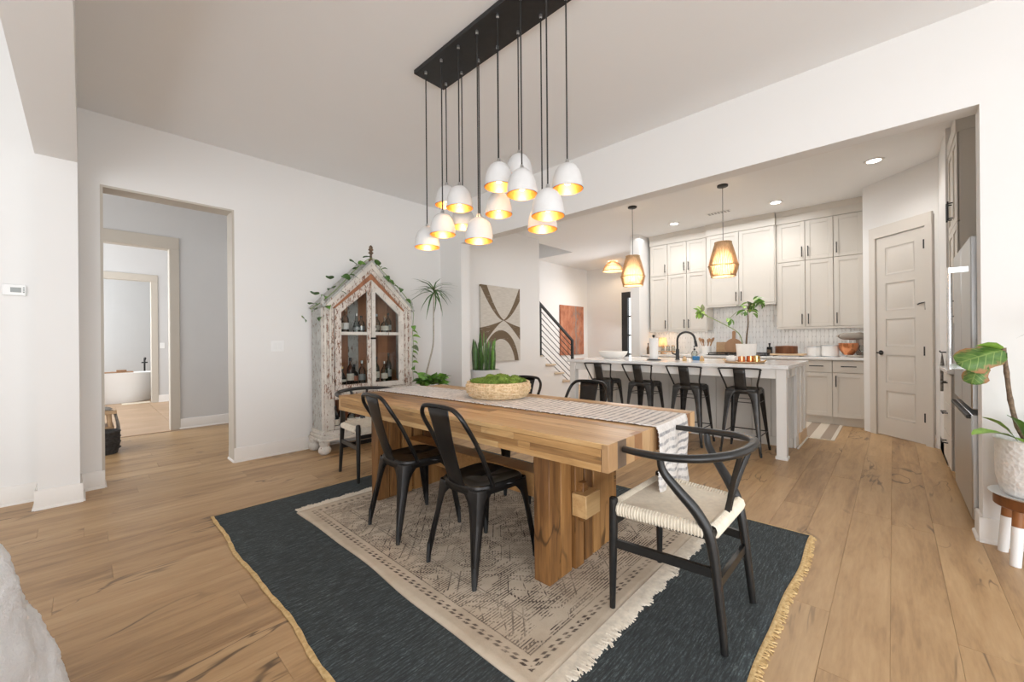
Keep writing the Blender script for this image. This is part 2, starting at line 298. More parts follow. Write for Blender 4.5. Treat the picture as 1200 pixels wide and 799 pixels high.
vein = s.m1('MAXIMUM', s.m1('SUBTRACT', 1.0, s.step(s.m1('ABSOLUTE', X[1]), 0.002, 0.006)), s.m1('SUBTRACT', 1.0, s.step(s.m1('ABSOLUTE', s.m1('SUBTRACT', fr(s.m1('SUBTRACT', X[0], s.m1('MULTIPLY', s.m1('ABSOLUTE', X[1]), 0.7)), 20.0), 0.5)), 0.03, 0.09)))
g = s.ramp(s.noise(o, 14, 4), [(0.3, (0.045, 0.12, 0.02)), (0.7, (0.13, 0.24, 0.05))])
c = s.mix(s.m1('MULTIPLY', vein, 0.6), g, (0.3, 0.4, 0.12))
rim = s.m1('MULTIPLY', s.step(s.m1('ADD', s.m1('ABSOLUTE', X[1]), s.m1('MULTIPLY', s.noise(o, 22, 3), 0.09)), 0.125, 0.15), 1.0)
MAT['fig_leaf'] = s.fin(s.mix(rim, c, (0.34, 0.17, 0.07)), 0.45)

# ------------------------------------------------------------------ mesh helpers
class B:
    def __init__(s): s.bm = bmesh.new()
    def quad(s, *ps): return s.bm.faces.new([s.bm.verts.new(p) for p in ps])
    def box(s, x0, x1, y0, y1, z0, z1, bev=0.0, m=None):
        v = [s.bm.verts.new((x, y, z)) for z in (z0, z1) for y in (y0, y1) for x in (x0, x1)]
        fs = [s.bm.faces.new([v[i] for i in q]) for q in ((0, 2, 3, 1), (4, 5, 7, 6), (0, 1, 5, 4), (2, 6, 7, 3), (0, 4, 6, 2), (1, 3, 7, 5))]
        if bev: 
            es = list({e for f in fs for e in f.edges})
            r = bmesh.ops.bevel(s.bm, geom=es, offset=bev, segments=1, affect='EDGES', profile=0.5)
            v = list({w for f in r['faces'] for w in f.verts} | {w for w in v if w.is_valid})
        if m is not None:
            for w in v: w.co = m @ w.co
        return s
    def bar(s, p0, p1, w, h, up=(0, 0, 1)):
        """rectangular bar from p0 to p1, w across, h along up"""
        p0, p1 = Vector(p0), Vector(p1); d = (p1 - p0); L = d.length; d.normalize(); u = Vector(up); sd = d.cross(u)
        if sd.length < 1e-4: sd = d.cross(Vector((1, 0, 0)))
        sd.normalize(); u = sd.cross(d)
        M = Matrix(((d.x, sd.x, u.x, p0.x), (d.y, sd.y, u.y, p0.y), (d.z, sd.z, u.z, p0.z), (0, 0, 0, 1)))
        return s.box(0, L, -w / 2, w / 2, -h / 2, h / 2, 0, M)
    def tube(s, pts, r, n=10, cap=True, flat=1.0, closed=False):
        pts = [Vector(p) for p in pts]; k = len(pts); rs = r if isinstance(r, (list, tuple)) else [r] * k
        T = []
        for i in range(k):
            if closed: d = pts[(i + 1) % k] - pts[i - 1]
            else: d = pts[min(i + 1, k - 1)] - pts[max(i - 1, 0)]
            T.append(d.normalized())
        nrm = T[0].orthogonal().normalized()
        if abs(T[0].z) < 0.9: nrm = (Vector((0, 0, 1)) - T[0] * T[0].z).normalized()
        rings = []
        for i in range(k):
            nrm = (nrm - T[i] * nrm.dot(T[i])).normalized(); b = T[i].cross(nrm)
            rings.append([s.bm.verts.new(pts[i] + (nrm * math.cos(2 * PI * j / n) * flat + b * math.sin(2 * PI * j / n)) * rs[i]) for j in range(n)])
        for i in range(k if closed else k - 1):
            a, c = rings[i], rings[(i + 1) % k]
            for j in range(n):
                f = s.bm.faces.new((a[j], a[(j + 1) % n], c[(j + 1) % n], c[j])); f.smooth = True
        if cap and not closed: s.bm.faces.new(rings[0][::-1]); s.bm.faces.new(rings[-1])
        return s
    def lathe(s, prof, n=24, c=(0, 0, 0), close=True):
        rings = []
        for r, z in prof:
            if r < 1e-5: rings.append([s.bm.verts.new((c[0], c[1], c[2] + z))])
            else: rings.append([s.bm.verts.new((c[0] + r * math.cos(2 * PI * j / n), c[1] + r * math.sin(2 * PI * j / n), c[2] + z)) for j in range(n)])
        for a, b in zip(rings, rings[1:]):
            for j in range(n):
                q = [a[j % len(a)], a[(j + 1) % len(a)], b[(j + 1) % len(b)], b[j % len(b)]]
                u = []
                for w in q:
                    if w not in u: u.append(w)
                if len(u) > 2: f = s.bm.faces.new(u); f.smooth = True
        if close:
            if len(rings[0]) > 1: s.bm.faces.new(rings[0][::-1])
            if len(rings[-1]) > 1: s.bm.faces.new(rings[-1])
        return s
    def prism(s, poly, a0, a1, axis='y', bev=0):
        """poly of 2-D points extruded along an axis; (u,v) = (x,z) for y, (y,z) for x, (x,y) for z"""
        f = {'y': lambda p, a: (p[0], a, p[1]), 'x': lambda p, a: (a, p[0], p[1]), 'z': lambda p, a: (p[0], p[1], a)}[axis]
        A = [s.bm.verts.new(f(p, a0)) for p in poly]; C = [s.bm.verts.new(f(p, a1)) for p in poly]; n = len(poly)
        s.bm.faces.new(A); s.bm.faces.new(C[::-1])
        for i in range(n): s.bm.faces.new((A[i], C[i], C[(i + 1) % n], A[(i + 1) % n]))
        return s
    def frame(s, out, inn, a0, a1):
        """a closed picture frame between two polygons of equal count, in the x,z plane, from y=a0 to y=a1"""
        n = len(out); V = [[s.bm.verts.new((p[0], a, p[1])) for p in poly] for a in (a0, a1) for poly in (out, inn)]
        o0, i0, o1, i1 = V
        for k in range(n):
            l = (k + 1) % n
            s.bm.faces.new((o0[k], o0[l], i0[l], i0[k])); s.bm.faces.new((o1[k], i1[k], i1[l], o1[l]))
            s.bm.faces.new((o0[k], o1[k], o1[l], o0[l])); s.bm.faces.new((i0[k], i0[l], i1[l], i1[k]))
        return s
    def grid(s, rows):
        V = [[s.bm.verts.new(p) for p in r] for r in rows]
        for a, b in zip(V, V[1:]):
            for j in range(len(a) - 1): f = s.bm.faces.new((a[j], a[j + 1], b[j + 1], b[j])); f.smooth = True
        return s
    def mesh(s, name, mat=None, up=False):
        bmesh.ops.recalc_face_normals(s.bm, faces=s.bm.faces[:])
        if up and sum(f.normal.z * f.calc_area() for f in s.bm.faces) < 0: bmesh.ops.reverse_faces(s.bm, faces=s.bm.faces[:])
        me = bpy.data.meshes.new(name); s.bm.to_mesh(me); s.bm.free()
        if mat: me.materials.append(MAT[mat])
        try: me.set_sharp_from_angle(angle=math.radians(40))
        except Exception: pass
        return me
    def o(s, name, mat, parent=None, loc=(0, 0, 0), rot=None, solid=0, sub=0, bevel=0, offset=0, up=False):
        return put(name, s.mesh(name, mat, up), parent, loc, rot, solid, sub, bevel, offset)
def put(name, me, parent=None, loc=(0, 0, 0), rot=None, solid=0, sub=0, bevel=0, offset=0):
    ob = bpy.data.objects.new(name, me); COL.objects.link(ob); ob.location = loc
    if rot: ob.rotation_euler = rot
    if parent: ob.parent = parent
    if solid: m = ob.modifiers.new('thick', 'SOLIDIFY'); m.thickness = solid; m.offset = offset
    if bevel: m = ob.modifiers.new('edge', 'BEVEL'); m.width = bevel; m.segments = 2; m.limit_method = 'ANGLE'
    if sub: m = ob.modifiers.new('smooth', 'SUBSURF'); m.levels = sub; m.render_levels = sub
    return ob
def tag(o, label, cat, group=None, kind=None):
    o['label'] = label; o['category'] = cat
    if group: o['group'] = group
    if kind: o['kind'] = kind
    return o
def thing(name, label, cat, loc=(0, 0, 0), rz=0, group=None):
    o = bpy.data.objects.new(name, None); COL.objects.link(o); o.location = loc; o.rotation_euler = (0, 0, rz); o.empty_display_size = 0.1
    return tag(o, label, cat, group)
def dup(root, loc=None, rz=None, label=None):
    r = root.copy(); COL.objects.link(r)
    if loc is not None: r.location = loc
    if rz is not None: r.rotation_euler = (0, 0, rz)
    if label: r['label'] = label
    for ch in list(root.children):
        c = ch.copy(); COL.objects.link(c); c.parent = r
        for g in list(ch.children):
            d = g.copy(); COL.objects.link(d); d.parent = c
    return r
def struct(o):
    o['kind'] = 'structure'; return o
def light(kind, loc, energy, color=(1, 0.75, 0.45), radius=0.03, **kw):
    l = bpy.data.lights.new('lamp_light', kind); l.energy = energy; l.color = color; l.shadow_soft_size = radius
    for k, v in kw.items(): setattr(l, k, v)
    o = bpy.data.objects.new('lamp_light', l); COL.objects.link(o); o.location = loc; return o
ORD = ['first', 'second', 'third', 'fourth', 'fifth', 'sixth', 'seventh', 'eighth', 'ninth']
def arc(c, r, a0, a1, n, f): return [f(c[0] + r * math.cos(a0 + (a1 - a0) * i / n), c[1] + r * math.sin(a0 + (a1 - a0) * i / n)) for i in range(n + 1)]
def spline(pts, n=6):
    """Catmull-Rom through points"""
    P = [Vector(p) for p in pts]; P = [P[0] * 2 - P[1]] + P + [P[-1] * 2 - P[-2]]; out = []
    for i in range(1, len(P) - 2):
        for k in range(n):
            t = k / n; a, b, c, d = P[i - 1:i + 3]
            out.append(0.5 * ((2 * b) + (c - a) * t + (2 * a - 5 * b + 4 * c - d) * t * t + (3 * b - a - 3 * c + d) * t ** 3))
    return out + [P[-2]]

# ------------------------------------------------------------------ room shell
CZ = 3.09      # ceiling
YL = 4.76      # left wall
XR = 3.56      # right wall with the wide opening
fl = struct(B().box(-2.2, 9.6, -3.4, 7.17, -0.06, -0.012).o('floor', 'oak_floor'))
PW = 0.19; rnd = random.Random(3); pm = {}
def plank(x0, x1, yc):
    k = round(x1 - x0, 1)
    if k not in pm: pm[k] = B().box(-k / 2 + 0.0003, k / 2 - 0.0003, -PW / 2 + 0.0003, PW / 2 - 0.0003, -0.012, 0, 0.0007).mesh('plank', 'oak_floor')
    put('plank', pm[k], fl, ((x0 + x1) / 2, yc, 0))
y = -1.6; row = 0
while y < 7.17 - PW / 2 + 0.06:
    lo, hi = (-2.0, 2.2) if y > YL + 0.2 else ((-0.9, 5.2) if y < -0.5 else (-0.9, 7.6))
    if y > 4.2: lo = -1.2
    x = lo - round(rnd.random() * 1.5, 1)
    while x < hi:
        L = rnd.choice((1.8, 2.2, 1.8, 1.4)); 
        if x + L > lo: plank(x, x + L, min(y, 7.17 - PW / 2))
        x += L
    y += PW; row += 1
# bathroom floor of large tan tiles beyond the hall
ft = struct(B().box(-2, 3, 7.17, 13.2, -0.06, -0.01).o('floor', 'grout'))
tm = B().box(-0.298, 0.298, -0.298, 0.298, -0.01, 0, 0.002).mesh('tile', 'bath_tile')
for i in range(6):
    for j in range(10): put('tile', tm, ft, (-0.6 + i * 0.6, 7.47 + j * 0.6, 0))

b = B()
b.box(-3.2, -0.225, -3.4, YL, 3.62, 3.72)                              # higher ceiling of the living room, left of the beam
b.box(-0.225, 7.29, -3.4, 5.04, CZ, CZ + 0.1); b.box(7.29, 9.8, -3.4, 6.3, CZ, CZ + 0.1)
b.box(-2, 3, YL + 0.2, 13.3, 3.3, 3.4)
struct(b.o('ceiling', 'ceiling'))
# dropped shade of the stairwell: the upper floor's edge
b = B(); b.box(3.7, 7.29, 5.04, 6.3, 3.9, 4.0); b.box(3.7, 7.29, 4.98, 5.04, CZ + 0.1, 3.9); b.box(7.29, 7.35, 4.98, 6.3, CZ + 0.1, 3.9)
struct(b.o('ceiling', 'ceiling'))
b = B()
b.box(-3.2, 0.105, YL, YL + 0.2, 0, 3.7); b.box(1.04, XR + 0.15, YL, YL + 0.2, 0, CZ); b.box(0.105, 1.04, YL, YL + 0.2, 2.505, CZ + 0.2)
struct(b.o('wall_left', 'wall'))
b = B()
b.box(XR, XR + 0.15, -3.4, -0.372, 0, CZ); b.box(XR, XR + 0.15, 4.3, YL, 0, CZ); b.box(XR, XR + 0.15, -0.372, 4.3, 2.525, CZ)
struct(b.o('wall_right', 'wall'))
struct(B().box(3.71, 5.93, 4.86, 4.98, 0, CZ).o('wall_stair', 'wall'))
b = B(); b.box(3.71, 9.6, 6.1, 6.2, 0, 3.95); struct(b.o('wall_foyer', 'wall'))
b = B(); b.box(9.5, 9.6, 5.06, 6.1, 0, CZ); b.box(9.5, 9.6, 2.5, 4.12, 0, CZ); b.box(9.5, 9.6, 4.12, 5.06, 2.4, CZ); struct(b.o('wall_front', 'wall'))
b = B(); b.box(7.58, 7.7, -0.45, 3.5, 0, CZ); struct(b.o('wall_back', 'wall'))
struct(B().box(6.9, 7.7, 3.33, 3.5, 0, CZ).o('wall_kitchen', 'wall'))
# pantry: a wall set at 45 degrees, and the run behind the fridge
b = B(); b.prism([(6.81, 0.252), (7.6, 0.252), (7.6, -0.6), (6.81, -0.6)], 0, CZ, 'z')
b.prism([(6.83, 0.272), (6.765, 0.207), (6.88, 0.09), (6.95, 0.16)], 0, CZ, 'z'); b.prism([(6.229, -0.329), (6.2, -0.358), (6.28, -0.46), (6.34, -0.44)], 0, CZ, 'z')
b.prism([(6.765, 0.207), (6.229, -0.329), (6.34, -0.44), (6.88, 0.09)], 2.5, CZ, 'z'); struct(b.o('wall_pantry', 'wall'))
b = B(); b.box(5.43, 6.25, -0.46, -0.36, 0, CZ); b.box(3.7, 5.6, -1.2, -1.1, 0, CZ); b.box(5.43, 5.5, -1.1, -0.46, 0, CZ); struct(b.o('wall_side', 'wall'))
# hall and rooms beyond
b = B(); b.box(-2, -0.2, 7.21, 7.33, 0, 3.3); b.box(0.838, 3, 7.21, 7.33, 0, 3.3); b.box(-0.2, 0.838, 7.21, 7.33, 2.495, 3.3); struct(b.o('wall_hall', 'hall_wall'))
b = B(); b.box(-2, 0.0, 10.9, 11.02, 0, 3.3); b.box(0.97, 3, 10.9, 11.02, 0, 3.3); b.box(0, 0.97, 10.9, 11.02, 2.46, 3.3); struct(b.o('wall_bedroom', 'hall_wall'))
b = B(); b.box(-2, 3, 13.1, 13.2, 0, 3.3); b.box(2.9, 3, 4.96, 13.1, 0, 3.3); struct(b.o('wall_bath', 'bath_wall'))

# unseen walls added behind the camera to keep daylight off the side walls
struct(B().box(-3.4, -3.2, -0.2, YL + 0.2, 0, 3.7).o('wall_living_blocker', 'wall')); struct(B().box(2.6, XR + 0.15, -3.6, -3.4, 0, CZ).o('wall_near_blocker', 'wall'))

# pillar and ceiling beam
p = struct(B().box(-0.228, -0.018, 4.47, YL, 0, 2.555).o('trim_1', 'wall'))
p = struct(B().box(-0.228, -0.018, -3.4, YL, 2.555, 3.7).o('trim_2', 'wall'))

# baseboards: board, eased cap, quarter-round shoe
def baseboard(name, pts, h=0.14, mat='base_trim'):
    """pts run with the room on their left"""
    for (x0, y0), (x1, y1) in zip(pts, pts[1:]):
        d = Vector((x1 - x0, y1 - y0, 0)); L = d.length; d.normalize(); n = Vector((-d.y, d.x, 0))
        M = Matrix(((d.x, n.x, 0, x0), (d.y, n.y, 0, y0), (0, 0, 1, 0), (0, 0, 0, 1)))
        bb = B(); prof = [(0, 0), (0.028, 0), (0.026, 0.012), (0.016, 0.02), (0.016, h - 0.012), (0.010, h), (0, h)]
        A = [[bb.bm.verts.new(M @ Vector((x, q[0], q[1]))) for q in prof] for x in (-0.0153, L + 0.0153)]
        bb.bm.faces.new(A[0]); bb.bm.faces.new(A[1][::-1])
        for i in range(len(prof)): j = (i + 1) % len(prof); bb.bm.faces.new((A[0][i], A[1][i], A[1][j], A[0][j]))
        struct(bb.o(name, mat))
baseboard('baseboard_left', [(-0.228, YL), (-3, YL)]); baseboard('baseboard_left', [(0.105, YL), (-0.018, YL)])
baseboard('baseboard_left', [(0.105, YL + 0.2), (0.105, YL)]); baseboard('baseboard_left', [(1.04, YL), (1.04, YL + 0.2)])
baseboard('baseboard_left', [(XR, YL), (1.04, YL)])
baseboard('baseboard_pillar', [(-0.018, YL), (-0.018, 4.47), (-0.228, 4.47), (-0.228, YL)])
baseboard('baseboard_right', [(XR, 4.3), (XR, YL)]); baseboard('baseboard_right', [(XR, -3.2), (XR, -0.372), (XR + 0.15, -0.372)])
baseboard('baseboard_stair', [(5.93, 4.86), (3.71, 4.86)]); baseboard('baseboard_hall', [(2.9, 7.21), (0.93, 7.21)]); baseboard('baseboard_bedroom', [(2.9, 10.9), (1.07, 10.9)])
baseboard('baseboard_pantry', [(5.43, -0.36), (6.2, -0.36), (6.229, -0.329)][::-1])
# linings and casings
def lining(name, x0, x1, z, y0, y1, mat='casing', t=0.018):
    b = B(); b.box(x0, x0 + t, y0, y1, 0, z); b.box(x1 - t, x1, y0, y1, 0, z); b.box(x0 + t, x1 - t, y0, y1, z - t, z); struct(b.o(name, mat))
lining('trim_3', 0.105, 1.04, 2.505, YL - 0.001, YL + 0.2)
lining('trim_4', -0.2, 0.838, 2.495, 7.2, 7.34); lining('trim_5', 0.0, 0.97, 2.46, 10.89, 11.03)
def casing(name, x0, x1, z, y, w=0.1, wt=0.15, t=0.018):
    b = B(); b.box(x0 - w, x0, y - t, y, 0, z, 0.002); b.box(x1, x1 + w, y - t, y, 0, z, 0.002); b.box(x0 - w, x1 + w, y - t - 0.004, y, z, z + wt, 0.002); struct(b.o(name, 'casing'))
casing('trim_6', -0.2, 0.825, 2.48, 7.21, 0.1, 0.16); casing('trim_7', 0.0, 0.955, 2.445, 10.9, 0.1, 0.13)

# ------------------------------------------------------------------ rugs
def wob(t, a, k, ph): return a * (math.sin(k * t + ph) + 0.5 * math.sin(2.3 * k * t + 1.7 * ph))
RX0, RX1, RY0, RY1 = 0.60, 2.965, 0.365, 3.37
rug = thing('area_rug', 'large dark charcoal woven rug with a straw coloured edge, flat on the oak floor', 'rug', (1.78, 1.87, 0))
n = 60; rows = []
for i in range(n + 1):
    y = RY0 + (RY1 - RY0) * i / n - 1.87; rows.append([(RX0 - 1.78 + wob(y, 0.008, 5, 1), y, 0.006)] + [(RX0 - 1.78 + (RX1 - RX0) * j / 40, y + wob(j / 40 * 2.4, 0.007, 4.5, 2.0) * (1 - i / n), 0.006) for j in range(1, 40)] + [(RX1 - 1.78, y, 0.006)])
B().grid(rows).o('woven_field', 'dark_weave', rug, solid=0.006, offset=-1, up=True)
L = [(r[0][0] - 0.010, r[0][1], 0.005) for r in rows]; R = [(r[-1][0] + 0.004, r[-1][1], 0.004) for r in rows]
b = B(); b.tube(L, [0.011 + 0.002 * math.sin(i * 2.1) for i in range(len(L))], 6, flat=0.45); b.o('braided_edge', 'jute', rug)
b = B(); b.tube(R, 0.006, 6, flat=0.5); b.o('braided_edge', 'jute', rug)
b = B(); b.tube([(p[0], p[1] + 0.004, 0.004) for p in rows[-1]], 0.005, 6, flat=0.5); b.o('braided_edge', 'jute', rug)
b = B(); q = random.Random(5)
b.tube([(p[0], p[1] - 0.004, 0.005) for p in rows[0]], 0.009, 6, flat=0.5)
for k in range(420):
    x = RX0 - 1.78 + (RX1 - RX0) * k / 420; y = rows[0][min(40, int(k / 420 * 40))][1]
    L_ = 0.02 + 0.02 * q.random(); b.tube([(x, y, 0.005), (x + q.uniform(-.006, .006), y - L_ * 0.6, 0.006), (x + q.uniform(-.012, .012), y - L_, 0.002)], 0.0028, 3)
o = b.o('fringe', 'jute', rug); o['kind'] = 'stuff'

r2 = thing('patterned_rug', 'faded cream rug with brown medallion pattern, layered on the dark rug under the table', 'rug', (1.78, 1.935, 0.0065))
rows = []
for i in range(61):
    y = -1.065 + 2.13 * i / 60
    rows.append([(-0.765 + 1.53 * j / 44 + (wob(y, 0.007, 4, 0.5) if j == 0 else 0), y + (wob(j / 10, 0.006, 5, 0) if i == 0 else 0), 0.006) for j in range(45)])
B().grid(rows).o('rug_field', 'faded_rug', r2, solid=0.006, offset=-1, up=True)
for s_, nm in ((-1, 0), (1, 1)):
    b = B()
    for k in range(620):
        x = -0.76 + 1.52 * k / 620; y = s_ * 1.062; L_ = 0.055 + 0.035 * q.random() * (0.5 + 0.5 * math.sin(k * 0.05) ** 2)
        b.tube([(x, y, 0.006), (x + q.uniform(-.008, .008), y + s_ * L_ * 0.6, 0.007), (x + q.uniform(-.018, .018), y + s_ * L_, 0.002)], 0.0034, 3)
    o = b.o('fringe', 'rug_fringe', r2); o['kind'] = 'stuff'

# ------------------------------------------------------------------ dining table
TX, TY, TH = 1.925, 2.03, 0.76
tb = thing('dining_table', 'long chunky reclaimed wood dining table with block legs, in the middle of the rugs', 'table', (TX, TY, 0), math.radians(1.0))
HW, HL, TT = 0.51, 1.19, 0.115
core = B().box(-HW + 0.03, HW - 0.03, -HL + 0.03, HL - 0.03, TH - TT + 0.002, TH - 0.02).o('tabletop', 'table_wood', tb)
q = random.Random(11)
# boards on top, running the length; the ends show their end grain
nb = 13; w = 2 * HW / nb
for i in range(nb):
    x = -HW + w * (i + 0.5); y = -HL; e = HL
    cut = [-HL] + sorted(q.uniform(-HL + 0.5, HL - 0.5) for _ in range(q.choice((0, 1, 1)))) + [HL]
    for a, c in zip(cut, cut[1:]):
        L = c - a; dz = q.uniform(-0.0008, 0.0006)
        put('board', B().box(-L / 2, L / 2, -w / 2 + 0.0004, w / 2 - 0.0004, -0.022, 0, 0.0012).mesh('board', 'table_wood'), core, (x, (a + c) / 2, TH + dz), (0, 0, PI / 2))
# end blocks below the top boards
for sy in (-1, 1):
    for i in range(nb):
        x = -HW + w * (i + 0.5)
        put('end_block', B().box(-w / 2 + 0.0004, w / 2 - 0.0004, -0.016, 0.016, -TT, -0.0005, 0.0018).mesh('end_block', ('table_end', 'table_end_dark', 'table_end', 'table_end_brown', 'table_end', 'table_end', 'table_end_brown', 'table_end', 'table_end_brown', 'table_end_dark', 'table_end', 'table_end_brown', 'table_end')[i]), core, (x, sy * (HL - 0.0155 + 0.0008 + q.uniform(0, 0.0008)), TH))
# stacked strips along both long edges
for sx in (-1, 1):
    for k, (z0, z1) in enumerate(((0.0225, 0.055), (0.055, 0.086), (0.086, TT))):
        cut = [-HL + 0.032] + sorted(q.uniform(-HL + 0.3, HL - 0.3) for _ in range(2)) + [HL - 0.032]
        for a, c in zip(cut, cut[1:]):
            L = c - a; put('edge_strip', B().box(-L / 2 + 0.0003, L / 2 - 0.0003, -0.016, 0.016, -z1 + 0.0003, -z0 - 0.0003, 0.001).mesh('edge_strip', 'table_wood'), core, (sx * (HW - 0.0165), (a + c) / 2, TH), (0, 0, PI / 2))
def block_leg(yc, sy):
    """a slab of upright boards, in table coordinates; sy = outward"""
    lg = B().box(-0.36, 0.26, yc - 0.03, yc + 0.03, 0.013, TH - TT + 0.002).o('leg', 'leg_wood', tb)
    xs = [-0.43, -0.335, -0.24, -0.125, -0.03, 0.06, 0.14, 0.215]
    for k, (a, c) in enumerate(zip(xs, xs[1:])):
        yo = 0.045 if k in (0, 1, 5, 6) else 0.038
        L = TH - TT - 0.013
        put('leg_board', B().box(-L / 2, L / 2, -(c - a) / 2 + 0.0005, (c - a) / 2 - 0.0005, -yo, yo, 0.0015).mesh('leg_board', 'leg_wood'), lg, ((a + c) / 2, yc, 0.013 + L / 2), (0, -PI / 2, 0) if k % 2 else (PI / 2 * 2, -PI / 2, 0))
    return lg
YN, YF = -0.785, 0.785
block_leg(YN, -1); block_leg(YF, 1)
sb = B().box(-0.20, -0.06, YN + 0.046, YF - 0.046, 0.30, 0.435, 0.003).o('stretcher', 'leg_wood', tb)
for yy, sy in ((YN, -1), (YF, 1)):
    t_ = B().box(-0.235, -0.10, min(yy + sy * 0.044, yy + sy * 0.13), max(yy + sy * 0.044, yy + sy * 0.13), 0.29, 0.405, 0.003).o('tenon', 'table_wood', tb)
    B().box(-0.19, -0.145, min(yy + sy * 0.05, yy + sy * 0.085), max(yy + sy * 0.05, yy + sy * 0.085), 0.25, 0.45, 0.003).o('wedge', 'leg_wood', t_)

# runner over the table, hanging off the near end
rn = thing('table_runner', 'off-white woven runner with broken grey stripes, along the table and hanging over its near end', 'runner', (2.02, 2.03, 0), math.radians(3.0))
rows = []; RWd = 0.215; prof = [(1.27 - 2.46 * i / 70, TH + 0.004) for i in range(69)]
prof += [(-1.19 - 0.008, TH + 0.003), (-1.203, TH - 0.006)] + [(-1.208 - 0.004 * math.sin(i * 0.4), TH - 0.02 - 0.33 * i / 16) for i in range(17)]
for k, (y, z) in enumerate(prof):
    row = []
    for j in range(19):
        x = -RWd + 2 * RWd * j / 18
        e = abs(j / 9 - 1); rip = 0.0035 * math.sin(k * 1.9) * e ** 3
        hang = max(0, TH - z - 0.02)
        row.append((x + (0.012 * math.sin(k * 0.3) * hang * 3), y - hang * (0.03 * math.sin(j * 0.9) + 0.02), z + (abs(rip) if hang == 0 else 0)))
    rows.append(row)
B().grid(rows).o('runner_cloth', 'runner', rn, solid=0.003, offset=1, up=True)
b = B()
for side in (0, 18):
    for k in range(0, len(rows), 1):
        p = Vector(rows[k][side]); b.tube([p, p + Vector((-0.006 if side == 0 else 0.006, 0, 0.001))], 0.002, 4)
o = b.o('runner_edge', 'white_matte', rn); o['kind'] = 'stuff'

# ------------------------------------------------------------------ seagrass basket with moss
bk = thing('woven_basket', 'round pale seagrass basket standing on the runner', 'basket', (2.12, 2.14, TH + 0.0085))
prof = [(0.19, 0.0), (0.215, 0.02), (0.232, 0.05), (0.236, 0.08), (0.228, 0.105), (0.222, 0.115), (0.214, 0.112), (0.218, 0.08), (0.2, 0.02), (0.0, 0.012)]
B().lathe(prof, 40).o('basket_body', 'seagrass', bk)
b = B()
for i in range(72):
    a = 2 * PI * i / 72; b.tube([(math.cos(a) * (r + 0.003), math.sin(a) * (r + 0.003), z) for r, z in prof[:6]], 0.0042, 5)
for k, z in enumerate((0.012, 0.04, 0.062, 0.09, 0.112)):
    r = [0.207, 0.229, 0.236, 0.235, 0.226][k]
    b.tube([((r + 0.004 + 0.002 * math.sin(i * PI / 2)) * math.cos(2 * PI * i / 80), (r + 0.004 + 0.002 * math.sin(i * PI / 2)) * math.sin(2 * PI * i / 80), z) for i in range(80)], 0.004, 5, closed=True)
o = b.o('basket_weave', 'seagrass', bk); o['kind'] = 'stuff'
ms = B(); q = random.Random(4)
def clump(b, c, r, h, n=14, m=8):
    rows = []
    for i in range(m + 1):
        t = i / m * PI / 2; rows.append([(c[0] + r * math.cos(t) * math.cos(2 * PI * j / n) * (1 + 0.12 * math.sin(5 * j + i)), c[1] + r * math.cos(t) * math.sin(2 * PI * j / n) * (1 + 0.12 * math.sin(3 * j + 2 * i)), c[2] + h * math.sin(t) + 0.004 * math.sin(7 * j + 3 * i)) for j in range(n + 1)])
    b.grid(rows)
for k in range(17):
    a = k * 2.4; rr = 0.17 * math.sqrt(k / 17); clump(ms, (rr * math.cos(a), rr * math.sin(a), 0), 0.05 + 0.015 * q.random(), 0.045 + 0.03 * q.random())
for k in range(2600):
    a = q.uniform(0, 2 * PI); rr = 0.205 * math.sqrt(q.random()); z = 0.028 + 0.03 * (1 - rr / 0.2); d = Vector((q.uniform(-1, 1), q.uniform(-1, 1), q.uniform(0.3, 1.2))).normalized() * 0.02
    p = Vector((rr * math.cos(a), rr * math.sin(a), z)); s_ = d.cross(Vector((q.random(), q.random(), 0.2))).normalized() * 0.002
    ms.quad(p - s_, p + s_, p + d + s_ * 0.3, p + d - s_ * 0.3)
o = ms.o('moss_filling', 'moss', None, (2.12, 2.14, TH + 0.095)); tag(o, 'bright green moss heaped inside the seagrass basket', 'moss', kind='stuff')

